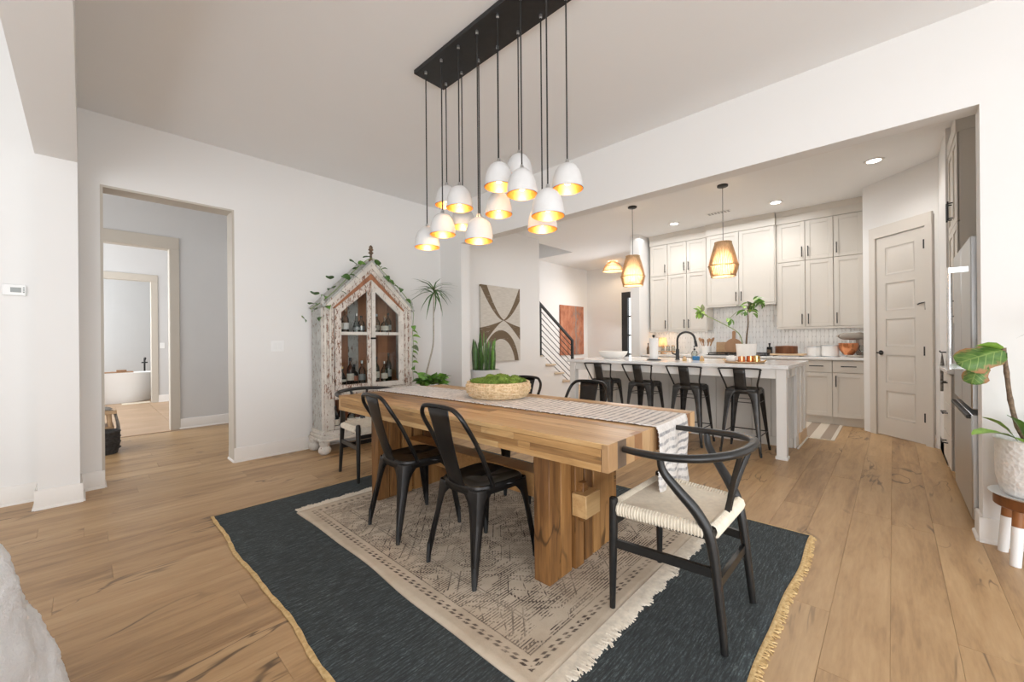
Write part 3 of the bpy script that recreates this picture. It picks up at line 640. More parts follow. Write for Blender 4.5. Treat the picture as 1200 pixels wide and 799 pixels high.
# ------------------------------------------------------------------ metal cafe chairs
def hoopleg(bd, top, foot, c1, c2, w0, t=0.004, w1=0.017, levels=12, k=9.0, span=0.17):
    """pressed-sheet leg: an L-shaped gutter, wide at the seat, narrow at the foot"""
    top, foot, c1, c2 = map(Vector, (top, foot, c1, c2)); rows = []
    for i in range(levels + 1):
        u = i / levels; u = u ** 1.4; p = top.lerp(foot, u)
        w = w1 + (w0 - w1) * (1 - u) ** 0.9 + (span - w0) * math.exp(-u * 13)
        rd = min(w * 0.45, 0.02); rows.append([p + c1 * w, p + c1 * (w * 0.72), p + c1 * rd, p + (c1 + c2) * rd * 0.3, p + c2 * rd, p + c2 * (w * 0.72), p + c2 * w])
    bd.grid(rows)
def metal_chair(name, label, loc, rz, group, mat='gunmetal'):
    t = thing(name, label, 'chair', loc, rz, group); SH = 0.452
    # seat, +x is the front
    def outline(f, z, k=24):
        pts = []
        for i in range(k):
            a = 2 * PI * i / k; ca, sa = math.cos(a), math.sin(a); e = 0.45
            x = math.copysign(abs(ca) ** e, ca); y = math.copysign(abs(sa) ** e, sa)
            pts.append((x * 0.178 * f + 0.005, y * (0.158 + 0.022 * (x + 1) / 2) * f, z))
        return pts
    b = B(); rows = [outline(1.0, SH - 0.045), outline(1.0, SH - 0.012), outline(0.985, SH - 0.003), outline(0.95, SH), outline(0.9, SH - 0.004), outline(0.5, SH - 0.011), outline(0.02, SH - 0.012)]
    b.grid([r + [r[0]] for r in rows]); b.o('seat', mat, t, solid=0.002)
    for sx in (-1, 1):
        for sy in (-1, 1):
            tx, ty = 0.17 * sx + 0.005, (0.172 if sx > 0 else 0.152) * sy
            f = (0.215 if sx > 0 else -0.222, 0.2 * sy if sx > 0 else 0.188 * sy, 0.012)
            b = B(); hoopleg(b, (tx * 1.01, ty * 1.01, SH - 0.014), f, (-sx, 0, 0), (0, -sy, 0), 0.058, span=0.165)
            lg = b.o('leg', mat, t, solid=0.003)
            mid = Vector((tx, ty, SH)).lerp(Vector(f), 0.55)
            B().tube([Vector((tx - sx * .012, ty - sy * .012, SH - 0.09)), mid + Vector((-sx * .007, -sy * .007, 0)), Vector(f) + Vector((-sx * .004, -sy * .004, 0.07))], [0.014, 0.011, 0.008], 7).o('rib', mat, lg)
            B().tube([Vector(f) + Vector((-sx * .007, -sy * .005, 0.09)), Vector(f) + Vector((-sx * .006, -sy * .006, 0.03)), Vector(f) + Vector((-sx * .004, -sy * .004, -0.012))], [0.009, 0.0125, 0.0115], 8).o('foot', 'rubber', lg)
    # hoop and splat
    H = 0.85; pts = [(-0.075, -0.172, SH - 0.01), (-0.09, -0.173, SH + 0.025), (-0.175, -0.174, SH + 0.20), (-0.25, -0.168, H - 0.075), (-0.275, -0.14, H - 0.022), (-0.285, -0.085, H)]
    pts = pts + [(x, -y, z) for x, y, z in pts[::-1]]
    B().tube(spline(pts, 5), 0.0115, 9).o('back_hoop', mat, t)
    rows = []
    for i in range(9):
        u = i / 8; x = -0.163 - 0.124 * u - 0.008 * math.sin(u * PI); z = SH - 0.02 + (H - 0.0 - SH + 0.02) * u; wv = 0.06 + 0.022 * u ** 2
        rows.append([(x - 0.004 * (1 - abs(j) ** 2), j * wv, z) for j in (-1, -0.85, -0.5, 0, 0.5, 0.85, 1)])
    sp = B().grid(rows).o('backrest', mat, t, solid=0.003)
    return t
g = 'black metal cafe chairs at the dining table'
c0 = metal_chair('cafe_chair', 'black metal cafe chair on the near side of the table, nearer the woven cord armchair', (1.47, 1.62, 0.0125), 0, g)
dup(c0, (1.465, 2.255, 0.0125), math.radians(-3), 'black metal cafe chair on the near side of the table, nearer the hutch')
dup(c0, (2.40, 1.71, 0.0125), PI, 'black metal cafe chair behind the table, the one nearer the kitchen island stools')
dup(c0, (2.40, 2.34, 0.0125), PI, 'black metal cafe chair behind the table, peeking out right of the seagrass basket')

# ------------------------------------------------------------------ wishbone chairs
def wishbone(label, loc, rz):
    t = thing('wishbone_chair', label, 'chair', loc, rz, 'wishbone chairs at the ends of the table'); m = 'black_wood'   # +y is the front
    for sx in (-1, 1):
        B().tube([(0.245 * sx, 0.215, 0.0), (0.242 * sx, 0.213, 0.2), (0.238 * sx, 0.21, 0.43), (0.238 * sx, 0.21, 0.475), (0.238 * sx, 0.21, 0.482)], [0.0125, 0.017, 0.02, 0.019, 0.012], 12).o('leg', m, t)
        pts = [(0.205 * sx, -0.225, 0), (0.2 * sx, -0.205, 0.2), (0.2 * sx, -0.178, 0.40), (0.215 * sx, -0.135, 0.5), (0.245 * sx, -0.07, 0.585), (0.267 * sx, -0.025, 0.65), (0.276 * sx, -0.015, 0.703)]
        B().tube(spline(pts, 5), [0.0135 + 0.008 * min(1, i / 12) if i < 16 else max(0.0135, 0.0215 - 0.0006 * (i - 16)) for i in range(31)], 12).o('leg', m, t)
        B().bar((0.242 * sx, 0.21, 0.285), (0.2 * sx, -0.19, 0.285), 0.016, 0.036).o('stretcher', m, t)
        B().bar((0.238 * sx, 0.21, 0.432), (0.203 * sx, -0.175, 0.425), 0.026, 0.03).o('seat_rail', m, t)
    B().bar((-0.24, 0.212, 0.375), (0.24, 0.212, 0.375), 0.016, 0.03).o('stretcher', m, t)
    B().bar((-0.2, -0.195, 0.235), (0.2, -0.195, 0.235), 0.016, 0.036).o('stretcher', m, t)
    B().bar((-0.205, -0.178, 0.425), (0.205, -0.178, 0.425), 0.024, 0.045).o('seat_rail', m, t)
    # rail: half ring swept from arm to arm, dipping slightly
    pts = [(-0.282, 0.135, 0.712), (-0.29, 0.05, 0.712), (-0.285, -0.06, 0.714), (-0.245, -0.165, 0.722), (-0.15, -0.245, 0.732), (0, -0.272, 0.737)]
    pts += [(-x, y, z) for x, y, z in pts[:-1][::-1]]; sp = spline(pts, 6)
    B().tube(sp, [0.0165 + 0.004 * math.sin(PI * i / (len(sp) - 1)) for i in range(len(sp))], 12, flat=0.82).o('arm_rail', m, t)
    # Y splat
    for sx in (-1, 1):
        B().tube(spline([(0.012 * sx, -0.180, 0.43), (0.014 * sx, -0.192, 0.5), (0.05 * sx, -0.222, 0.62), (0.085 * sx, -0.258, 0.735)], 5), [0.013] * 5 + [0.012] * 6 + [0.012] * 5, 8, flat=0.55).o('splat', m, t)
    # woven papercord seat: four triangles dished to the centre
    b = B(); n = 20; A = [(-0.245, 0.215), (0.245, 0.215), (0.2, -0.18), (-0.2, -0.18)]
    def pt(u, v):
        x = (A[3][0] * (1 - v) + A[0][0] * v) * (1 - u) + (A[2][0] * (1 - v) + A[1][0] * v) * u; y = -0.18 + 0.395 * v
        e = max(abs(2 * u - 1), abs(2 * v - 1)); k = min(abs(abs(2 * u - 1) - abs(2 * v - 1)) * 3, 1)
        return (x, y, 0.455 - 0.013 * (1 - e ** 2) - 0.003 * (1 - k) - (0.02 if e > 0.999 else 0) + 0.0012 * math.sin(e * 60))
    b.grid([[pt(i / n, j / n) for i in range(n + 1)] for j in range(n + 1)]); b.o('seat', 'papercord', t, solid=0.012, offset=-1, up=True)
    for (p0, p1) in (((-0.215, 0.214), (0.215, 0.214)), ((-0.185, -0.179), (0.185, -0.179)), ((-0.237, 0.18), (-0.206, -0.15)), ((0.237, 0.18), (0.206, -0.15))):
        pass
    b = B()
    for (p0, p1, kk) in (((-0.218, 0.213), (0.218, 0.213), 34), ((-0.183, -0.18), (0.183, -0.18), 28), ((-0.239, 0.19), (-0.203, -0.155), 28), ((0.239, 0.19), (0.203, -0.155), 28)):
        p0, p1 = Vector((*p0, 0.435)), Vector((*p1, 0.435)); d = (p1 - p0).normalized(); sd = Vector((-d.y, d.x, 0))
        for i in range(kk):
            c = p0.lerp(p1, (i + 0.5) / kk); b.tube([c + (sd * math.cos(a) * 0.019 + Vector((0, 0, 1)) * math.sin(a) * 0.024) for a in [2 * PI * h / 8 for h in range(8)]], (p1 - p0).length / kk * 0.56, 4, closed=True)
    o = b.o('cord_wrap', 'papercord', t); o['kind'] = 'stuff'
    return t
wc = wishbone('black wishbone armchair with a woven cord seat at the near end of the table', (1.828, 0.685, 0.0125), 0)
w2 = dup(wc, (1.815, 3.465, 0.0036), PI, 'black wishbone armchair at the far end of the table, in front of the hutch')

w2.rotation_euler = (0.0142, 0, PI)

# ------------------------------------------------------------------ bar stools
def bar_stool(label, loc, rz):
    t = thing('bar_stool', label, 'stool', loc, rz, 'black metal bar stools at the island'); SH = 0.665; m = 'gunmetal_worn'
    def sq(f, z, k=24):
        p = []
        for i in range(k):
            a = 2 * PI * i / k; ca, sa = math.cos(a), math.sin(a); p.append((math.copysign(abs(ca) ** 0.35, ca) * 0.152 * f, math.copysign(abs(sa) ** 0.35, sa) * 0.152 * f, z))
        return p + [p[0]]
    B().grid([sq(1, SH - 0.05), sq(1, SH - 0.01), sq(0.97, SH), sq(0.92, SH - 0.004), sq(0.4, SH - 0.008), sq(0.02, SH - 0.008)]).o('seat', m, t, solid=0.002)
    for sx in (-1, 1):
        for sy in (-1, 1):
            f = (0.2 * sx, 0.19 * sy, 0.012); b = B(); hoopleg(b, (0.15 * sx, 0.15 * sy, SH - 0.014), f, (-sx, 0, 0), (0, -sy, 0), 0.062, span=0.115, levels=9); lg = b.o('leg', m, t, solid=0.003)
            B().tube([Vector(f) + Vector((-sx * .006, -sy * .006, 0.03)), Vector(f) + Vector((-sx * .004, -sy * .004, -0.012))], 0.012, 7).o('foot', 'rubber', lg)
    def at(z): u = (SH - z) / SH; return 0.15 + 0.048 * u - 0.006, 0.15 + 0.04 * u - 0.006
    for z in (0.2, 0.53):
        ax, ay = at(z)
        for (p, q_) in (((-ax, -ay), (ax, -ay)), ((-ax, ay), (ax, ay)), ((-ax, -ay), (-ax, ay)), ((ax, -ay), (ax, ay))):
            B().tube([(*p, z), (*q_, z)], 0.006 if z < 0.3 else 0.004, 6).o('rung', m, t)
    H = 0.88; pts = [(-0.1, -0.15, SH), (-0.15, -0.15, SH + 0.05), (-0.19, -0.175, SH + 0.14), (-0.212, -0.186, H - 0.022), (-0.216, -0.165, H)]
    pts += [(x, -y, z) for x, y, z in pts[::-1]]
    B().tube(spline(pts, 4), 0.009, 8).o('back_hoop', m, t)
    rows = [[(-0.15 - 0.068 * u, j * 0.055, SH - 0.01 + (H - SH + 0.01) * u) for j in (-1, -0.5, 0, 0.5, 1)] for u in (0, 0.25, 0.5, 0.75, 1)]
    B().grid(rows).o('backrest', m, t, solid=0.003)
    return t
st = bar_stool('black metal low-back bar stool at the right end of the island', (4.80, 1.145, 0), 0)
for y, lb in ((1.70, 'second black metal bar stool from the right end of the island'), (2.25, 'third black metal bar stool from the right end of the island'), (2.80, 'black metal low-back bar stool at the far left end of the island')):
    dup(st, (4.80, y, 0), random.uniform(-.05, .05), lb)

# ------------------------------------------------------------------ chandelier
ch = thing('chandelier', 'chandelier with black ceiling plate and white dome shades lined in gold, above the table', 'chandelier', (1.737, 1.823, CZ))
B().box(-0.13, 0.13, -0.615, 0.615, -0.03, 0, 0.003).o('ceiling_plate', 'black_matte', ch)
zA = [1.90, 1.955, 2.09, 1.85, 2.13, 2.04, 1.885]; zB = [2.235, 2.04, 1.93, 2.05, 2.235, 1.885, 2.07]
prof = [(0.012, 0.078), (0.03, 0.074), (0.05, 0.06), (0.066, 0.036), (0.077, 0.006), (0.083, -0.03), (0.086, -0.062)]
sm = im = bm_ = cm = None
for r_, (x, zs) in enumerate(((-0.087, zA), (0.087, zB))):
    for k, z in enumerate(zs):
        y = 0.533 - 0.1775 * k; zz = z - CZ
        if sm is None:
            sm = B().lathe(prof, 28, close=False).mesh('shade', 'shade_white'); im = B().lathe([(max(0.002, r - 0.0035), h - 0.0025) for r, h in prof], 28, close=False).mesh('shade_lining', 'gold_leaf')
            bm_ = B().lathe([(0, 0.03), (0.012, 0.03), (0.014, 0.01), (0.022, -0.012), (0.02, -0.03), (0.01, -0.04), (0, -0.042)], 12).mesh('bulb', 'bulb_warm'); cm = B().lathe([(0.0, 0.1), (0.009, 0.1), (0.012, 0.078), (0.016, 0.074), (0.016, 0.03), (0, 0.03)], 12).mesh('socket_cap', 'steel')
        o = put('shade', sm, ch, (x, y, zz)); put('shade_lining', im, o); put('bulb', bm_, o); put('socket_cap', cm, o)
        B().tube([(x, y, -0.028), (x, y, zz + 0.098)], 0.0044, 6).o('cord', 'black_plastic', ch)
        B().lathe([(0.009, -0.03), (0.009, -0.045), (0.004, -0.05)], 10, (x, y, 0)).o('cord_grip', 'steel', ch)
        light('POINT', (1.737 + x, 1.823 + y, z - 0.055), 0.4, (1, 0.68, 0.36), 0.02)

# ------------------------------------------------------------------ kitchen island
IX0, IX1, IY0, IY1, IZ = 4.62, 5.88, 0.727, 3.31, 0.92
isl = thing('kitchen_island', 'white kitchen island with corner posts and panelled ends, behind the bar stools', 'island', (5.25, 2.02, 0))
def ib(name, mat, *a, bev=0.002): 
    x0, x1, y0, y1, z0, z1 = a; return B().box(x0 - 5.25, x1 - 5.25, y0 - 2.02, y1 - 2.02, z0, z1, bev).o(name, mat, isl)
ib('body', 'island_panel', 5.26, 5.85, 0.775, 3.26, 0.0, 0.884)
for y in (0.752, 3.195):
    ib('post', 'island_white', 4.655, 4.74, y, y + 0.085, 0.0, 0.884); ib('post_base', 'island_white', 4.645, 4.75, y - 0.01, y + 0.095, 0, 0.03)
ib('apron', 'island_white', 4.668, 4.70, 0.837, 3.195, 0.785, 0.884)
for y in (0.765, 3.208): ib('apron', 'island_white', 4.74, 5.26, y, y + 0.06, 0.785, 0.884)
for y, s_ in ((0.752, 1), (3.27, -1)):
    ya, yb = sorted((y, y + s_ * 0.02)); yc, yd = sorted((y, y + s_ * 0.028))
    ib('end_panel', 'island_white', 5.245, 5.855, min(y + s_ * 0.012, y + s_ * 0.03), max(y + s_ * 0.012, y + s_ * 0.03), 0, 0.884)
    for x in (5.24, 5.505, 5.765): ib('batten', 'island_white', x, x + 0.09, min(y, y + s_ * 0.0125), max(y, y + s_ * 0.0125), 0.13, 0.884)
    ib('end_base', 'light_wood', 5.42, 5.868, min(y - s_ * .006, y + s_ * 0.02), max(y - s_ * .006, y + s_ * 0.02), 0, 0.13)
    ib('end_shoe', 'island_white', 5.225, 5.875, min(y - s_ * .016, y), max(y - s_ * .016, y), 0, 0.018)
    if s_ > 0:
        o_ = ib('outlet', 'steel', 4.86, 4.98, 0.758, 0.766, 0.80, 0.865)
for i in range(13):
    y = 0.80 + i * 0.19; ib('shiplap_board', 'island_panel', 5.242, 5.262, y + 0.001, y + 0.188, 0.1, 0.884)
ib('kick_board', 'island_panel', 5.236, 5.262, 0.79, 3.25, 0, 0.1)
o = B().box(IX0, IX1, IY0, IY1, IZ - 0.036, IZ, 0.003).o('island_countertop', 'quartz'); tag(o, 'long white quartz slab topping the kitchen island', 'countertop')

# ------------------------------------------------------------------ cabinets on the back wall
BX = 7.578
def cab_door(par, x, y0, y1, z0, z1, hy=None, hz=None, horiz=False, mat='cabinet', fr_=0.055, name='door', hl=0.15):
    """shaker front facing -x at plane x; local to par"""
    b = B(); g_ = 0.0015; y0 += g_; y1 -= g_; z0 += g_; z1 -= g_
    b.box(x + 0.008, x + 0.02, y0, y1, z0, z1)
    if name == 'drawer': b.box(x, x + 0.012, y0, y1, z0, z1, 0.0015)
    else:
        b.box(x, x + 0.012, y0, y0 + fr_, z0, z1, 0.0015); b.box(x, x + 0.012, y1 - fr_, y1, z0, z1, 0.0015)
        b.box(x, x + 0.012, y0 + fr_, y1 - fr_, z0, z0 + fr_, 0.0015); b.box(x, x + 0.012, y0 + fr_, y1 - fr_, z1 - fr_, z1, 0.0015)
    d = b.o(name, mat, par)
    if hy is not None:
        h = B()
        a, c = ((x - 0.03, hy, hz - hl / 2), (x - 0.03, hy, hz + hl / 2)) if not horiz else ((x - 0.03, hy - hl / 2, hz), (x - 0.03, hy + hl / 2, hz))
        h.tube([a, c], 0.0065, 7)
        for t in (0.12, 0.88):
            p = Vector(a).lerp(Vector(c), t); h.tube([p, p + Vector((0.031, 0, 0))], 0.005, 6)
        h.o('handle', 'black_matte', d)
    return d
def upper(label, x, y0, y1, z0, cols, split, grp='wall cabinets over the back counter'):
    t = thing('wall_cabinet', label, 'cabinet', (x, (y0 + y1) / 2, z0), 0, grp); yc = (y0 + y1) / 2
    top = 2.90 - z0
    B().box(0.021, BX - x, y0 - yc, y1 - yc, 0.0, CZ - z0 - 0.001).o('body', 'cabinet', t)
    B().box(-0.004, 0.03, y0 - yc, y1 - yc, top + 0.004, CZ - z0 - 0.03, 0.002).o('frieze', 'cabinet', t)
    b = B(); b.prism([(0.02, CZ - z0 - 0.075), (-0.006, CZ - z0 - 0.075), (-0.03, CZ - z0 - 0.02), (-0.03, CZ - z0 - 0.001), (0.02, CZ - z0 - 0.001)], y0 - yc, y1 - yc, 'y'); b.o('crown', 'cabinet', t)
    B().box(-0.002, 0.03, y0 - yc, y1 - yc, -0.022, 0.004, 0.001).o('light_rail', 'cabinet', t)
    B().box(0.16, 0.19, y0 - yc + 0.06, y1 - yc - 0.06, -0.012, 0.0).o('light_strip', 'white_gloss', t)
    l = area('lamp_light', (x + 0.175, yc, z0 - 0.014), (x + 0.19, yc, 0), 0.9, 0.03, 0.45, (1, 0.93, 0.84))
    l.rotation_euler = (0, 0, PI / 2)
    for a, c, side in cols:      # door between a and c; handle near side
        hy = (c - 0.035 if side > 0 else a + 0.035) - yc
        if split: 
            cab_door(t, 0, a - yc, c - yc, 0.008, split - z0, hy, 0.12); cab_door(t, 0, a - yc, c - yc, split - z0 + 0.004, top, hy, split - z0 + 0.13)
        else: cab_door(t, 0, a - yc, c - yc, 0.008, top, hy, 0.13)
    return t
upper('beige wall cabinet at the left end over the small lamp, three columns of doors', 7.25, 2.285, 3.29, 1.335, [(2.96, 3.275, -1), (2.625, 2.955, -1), (2.295, 2.62, 1)], 2.335)
upper('beige hood cabinet with two tall doors above the cooktop, in the middle', 7.20, 1.29, 2.282, 1.73, [(1.79, 2.265, -1), (1.305, 1.785, 1)], None)
upper('beige wall cabinet on the right over the canisters, three columns of doors', 7.25, 0.256, 1.287, 1.345, [(0.93, 1.27, -1), (0.605, 0.925, 1), (0.285, 0.6, 1)], 2.32)
# base cabinets
def base_unit(label, y0, y1, two=False):
    t = thing('base_cabinet', label, 'cabinet', (6.97, (y0 + y1) / 2, 0), 0, 'base cabinets under the back counter'); w = (y1 - y0) / 2
    B().box(0.021, BX - 6.97, -w, w, 0.10, 0.884).o('body', 'cabinet', t); B().box(0.05, 0.1, -w, w, 0, 0.10).o('toe_kick', 'cabinet', t)
    for a, c, sd in (((-w, 0, 1), (0, w, -1)) if two else ((-w, w, 1),)):
        cab_door(t, 0, a, c, 0.715, 0.875, (a + c) / 2, 0.80, True, name='drawer', hl=0.16); cab_door(t, 0, a, c, 0.115, 0.71, (c - 0.04) if sd > 0 else (a + 0.04), 0.60)
    return t
base_unit('beige base cabinet with one drawer at the right end beside the pantry door', 0.256, 0.60)
base_unit('beige base cabinet with one drawer just visible past the island end', 0.602, 0.945)
base_unit('beige base cabinet under the cooktop, mostly hidden behind the island', 0.947, 2.28, True)
base_unit('beige base cabinet at the left end under the paper lamp, hidden behind the island', 2.282, 3.32, True)
o = B().box(6.945, BX, 0.254, 3.325, 0.885, 0.92, 0.003).o('back_countertop', 'quartz'); tag(o, 'white quartz slab along the back wall under the beige wall cabinets', 'countertop')
# picket tile backsplash: grout bed and elongated hexagons
bs = thing('backsplash', 'pearly grey vertical picket tile backsplash between counter and wall cabinets', 'backsplash', (7.575, 1.8, 0.92))
B().box(-0.002, 0.001, -1.54, 1.5, 0.0, 0.80).o('grout_bed', 'grout', bs)
b = B(); tw, tl = 0.05, 0.2; q = random.Random(8)
for i in range(62):
    y = -1.53 + i * tw * 0.99
    for j in range(-1, 6):
        z = 0.03 + j * (tl * 0.86) + (tl * 0.43 if i % 2 else 0)
        zt = 0.415 if not (-0.52 < y < 0.5) else 0.80
        p = [(0, -tl / 2), (tw / 2, -tl / 2 + 0.028), (tw / 2, tl / 2 - 0.028), (0, tl / 2), (-tw / 2, tl / 2 - 0.028), (-tw / 2, -tl / 2 + 0.028)]
        P_ = [(y + u * 0.95, min(max(z + v * 0.985, 0.001), zt)) for u, v in p]
        if max(v for _, v in P_) - min(v for _, v in P_) < 0.02: continue
        dx = q.uniform(0, 0.0012)
        f_ = [b.bm.verts.new((-0.0075 - dx + q.uniform(-.0005, .0005), u, v)) for u, v in [((u - y) * 0.93 + y, v + (0.004 if v < z else -0.004)) for u, v in P_]]
        g_ = [b.bm.verts.new((-0.002, u, v)) for u, v in P_]
        b.bm.faces.new(f_)
        for k in range(6): b.bm.faces.new((f_[k], f_[(k + 1) % 6], g_[(k + 1) % 6], g_[k]))
o = b.o('picket_tiles', 'tile_glaze', bs); o['kind'] = 'stuff'

# ------------------------------------------------------------------ things on the counters
BT = 0.9205
def lath(name, mat, prof, label=None, cat=None, loc=(0, 0, 0), parent=None, n=24, group=None, close=True):
    o = B().lathe(prof, n, close=close).o(name, mat, parent, loc)
    if label: tag(o, label, cat, group)
    return o
# faucet
fc = thing('faucet', 'tall matte black gooseneck faucet on the island', 'faucet', (5.25, 2.02, BT))
B().lathe([(0.0, 0), (0.028, 0), (0.028, 0.006), (0.022, 0.012), (0.021, 0.13), (0.0165, 0.14), (0, 0.14)], 18).o('base', 'black_matte', fc)
D_ = Vector((0.45, -0.89, 0)); pts = [(0, 0, 0.13), (0, 0, 0.25)] + [tuple(D_ * (0.105 - 0.105 * math.cos(a)) + Vector((0, 0, 0.25 + 0.105 * math.sin(a)))) for a in [PI * i / 12 for i in range(1, 12)]] + [tuple(D_ * 0.213 + Vector((0, 0, 0.235)))]
B().tube(pts, 0.0135, 12).o('spout', 'black_matte', fc)
B().tube([D_ * 0.213 + Vector((0, 0, 0.24)), D_ * 0.224 + Vector((0, 0, 0.17))], [0.0165, 0.0185], 12).o('spray_head', 'black_matte', fc)
B().tube([(0, 0.018, 0.07), (0, 0.06, 0.075), (0, 0.075, 0.11)], [0.012, 0.009, 0.006], 10).o('lever', 'black_matte', fc)
# paper towels
pt = thing('paper_towel_holder', 'upright paper towel roll on a black holder, left of the faucet', 'paper towel', (4.97, 2.21, BT))
B().lathe([(0, 0), (0.085, 0), (0.085, 0.01), (0.075, 0.014), (0, 0.014)], 24).o('base_plate', 'black_matte', pt)
B().lathe([(0.02, 0.016), (0.052, 0.016), (0.054, 0.02), (0.054, 0.276), (0.052, 0.28), (0.02, 0.28)], 26).o('paper_roll', 'white_matte', pt)
B().lathe([(0.006, 0.01), (0.006, 0.29), (0.014, 0.295), (0.018, 0.307), (0.012, 0.32), (0, 0.322)], 12).o('rod', 'black_matte', pt)
# dough bowl, soap, brush, little knobs
b = B(); rows = []
for r, z in ((0.0, 0.012), (0.6, 0.014), (0.9, 0.05), (1.0, 0.098), (1.04, 0.1), (0.97, 0.06), (0.7, 0.004), (0, 0)):
    rows.append([(0.12 * r * math.cos(2 * PI * j / 28), 0.215 * r * math.sin(2 * PI * j / 28), z) for j in range(29)])
o = b.grid(rows).o('bowl', 'ceramic_white', None, (5.22, 2.93, BT)); tag(o, 'wide white ceramic bowl at the left end of the island', 'bowl')
sp = thing('soap_bottle', 'clear soap pump bottle right of the black faucet', 'bottle', (5.40, 1.86, BT))
B().lathe([(0, 0), (0.034, 0), (0.036, 0.01), (0.036, 0.09), (0.03, 0.108), (0.012, 0.116), (0.012, 0.125)], 18).o('bottle_body', 'clear_glass', sp); B().lathe([(0, 0.004), (0.032, 0.004), (0.032, 0.07), (0, 0.07)], 16).o('soap', 'label_paper', sp)
B().lathe([(0.013, 0.122), (0.013, 0.14), (0.004, 0.142), (0.004, 0.165), (0.011, 0.167), (0.011, 0.176), (0, 0.177)], 10).tube([(0, 0, 0.172), (0.02, -0.03, 0.168)], 0.004, 6).o('pump', 'black_matte', sp)
o = lath('sponge_dish', 'blue_plastic', [(0, 0), (0.038, 0), (0.042, 0.006), (0.042, 0.045), (0.036, 0.05), (0, 0.05)], 'small round blue plastic tub in front of the soap bottle', 'tub', (5.28, 1.80, BT))
for (x, y, lb) in ((5.0, 1.84, 'small wooden scrub brush just right of the faucet base'), (5.05, 1.655, 'small wooden scrub brush right of the blue tub')):
    br = thing('scrub_brush', lb, 'brush', (x, y, BT), 0, 'scrub brushes on the island')
    B().lathe([(0, 0.02), (0.024, 0.02), (0.026, 0.03), (0.02, 0.042), (0.01, 0.05), (0.013, 0.06), (0, 0.064)], 14).o('handle', 'light_wood', br); B().lathe([(0, 0), (0.026, 0), (0.024, 0.021), (0, 0.021)], 14).o('bristles', 'jute', br)
# tray with candles and vases
ty = thing('serving_tray', 'round wooden tray on the island holding candles and a white vase', 'tray', (4.98, 1.19, BT))
B().lathe([(0, 0), (0.185, 0), (0.195, 0.008), (0.195, 0.018), (0.187, 0.018), (0.183, 0.01), (0, 0.009)], 36).o('tray_body', 'light_wood', ty)
for sy in (-1, 1): B().tube(spline([(-0.05, 0.188 * sy, 0.015), (-0.03, 0.205 * sy, 0.032), (0.03, 0.205 * sy, 0.032), (0.05, 0.188 * sy, 0.015)], 4), 0.004, 6).o('tray_handle', 'brass', ty)
tz = BT + 0.0095
o = lath('bud_vase', 'ceramic_white', [(0, 0), (0.035, 0), (0.052, 0.015), (0.055, 0.035), (0.045, 0.055), (0.025, 0.064), (0.028, 0.07), (0.02, 0.07), (0, 0.05)], 'squat ribbed white vase at the left of the wooden tray', 'vase', (4.93, 1.305, tz))
for k, (x, y, r, h, lb, m) in enumerate(((4.95, 1.21, 0.034, 0.06, 'amber glass candle jar in the middle of the wooden tray', 'copper'), (5.02, 1.14, 0.036, 0.062, 'copper candle jar behind the middle of the wooden tray', 'copper'), (4.99, 1.075, 0.037, 0.068, 'brass candle cup at the right of the wooden tray', 'brass'))):
    cj = thing('candle_jar', lb, 'candle', (x, y, tz), 0, 'candles on the wooden tray'); B().lathe([(0, 0), (r, 0), (r, h), (r - 0.004, h), (r - 0.004, h * 0.8), (0, h * 0.8)], 20).o('jar', m, cj); B().tube([(0, 0, h * 0.8), (0, 0, h * 0.98)], 0.0015, 5).o('wick', 'black_matte', cj)
# small leaf helper
LM = {}
def leafmesh(kind, mat):
    k = (kind, mat)
    if k in LM: return LM[k]
    b = B()
    if kind == 'heart': prof = [(-0.08, 0.2), (0.0, 0.4), (0.2, 0.46), (0.45, 0.38), (0.7, 0.24), (0.9, 0.09), (1.0, 0.0)]
    elif kind == 'oval': prof = [(0, 0.03), (0.15, 0.16), (0.4, 0.25), (0.65, 0.22), (0.85, 0.12), (1, 0)]
    elif kind == 'paddle': prof = [(0, 0.03), (0.2, 0.05), (0.4, 0.15), (0.65, 0.23), (0.85, 0.17), (0.96, 0.07), (1, 0)]
    else: prof = [(0, 0.022), (0.2, 0.036), (0.5, 0.034), (0.8, 0.018), (1, 0)]
    cz = lambda u: 0.22 * u - 0.42 * u * u if kind == 'blade' else (0.25 * u - 0.95 * u * u if kind == 'drooper' else 0.14 * math.sin(u * PI * 0.9))
    b.grid([[(u, s_ * w, cz(u) + abs(s_) * w * 0.3) for s_ in (-1, -0.5, 0, 0.5, 1)] for u, w in prof])
    LM[k] = b.mesh('leaf', mat); return LM[k]
def leaf(par, kind, mat, p, d, size, roll=0.0, name='leaf'):
    """leaf with its foot at p, growing along d"""
    d = Vector(d).normalized(); zz = Vector((0, 0, 1)) if abs(d.z) < 0.95 else Vector((1, 0, 0)); y = zz.cross(d).normalized(); z = d.cross(y)
    R = Matrix((d, y, z)).transposed().to_4x4() @ Matrix.Rotation(roll, 4, 'X')
    o = bpy.data.objects.new(name, leafmesh(kind, mat)); COL.objects.link(o); o.parent = par
    o.matrix_local = Matrix.Translation(p) @ R @ Matrix.Scale(size, 4); return o
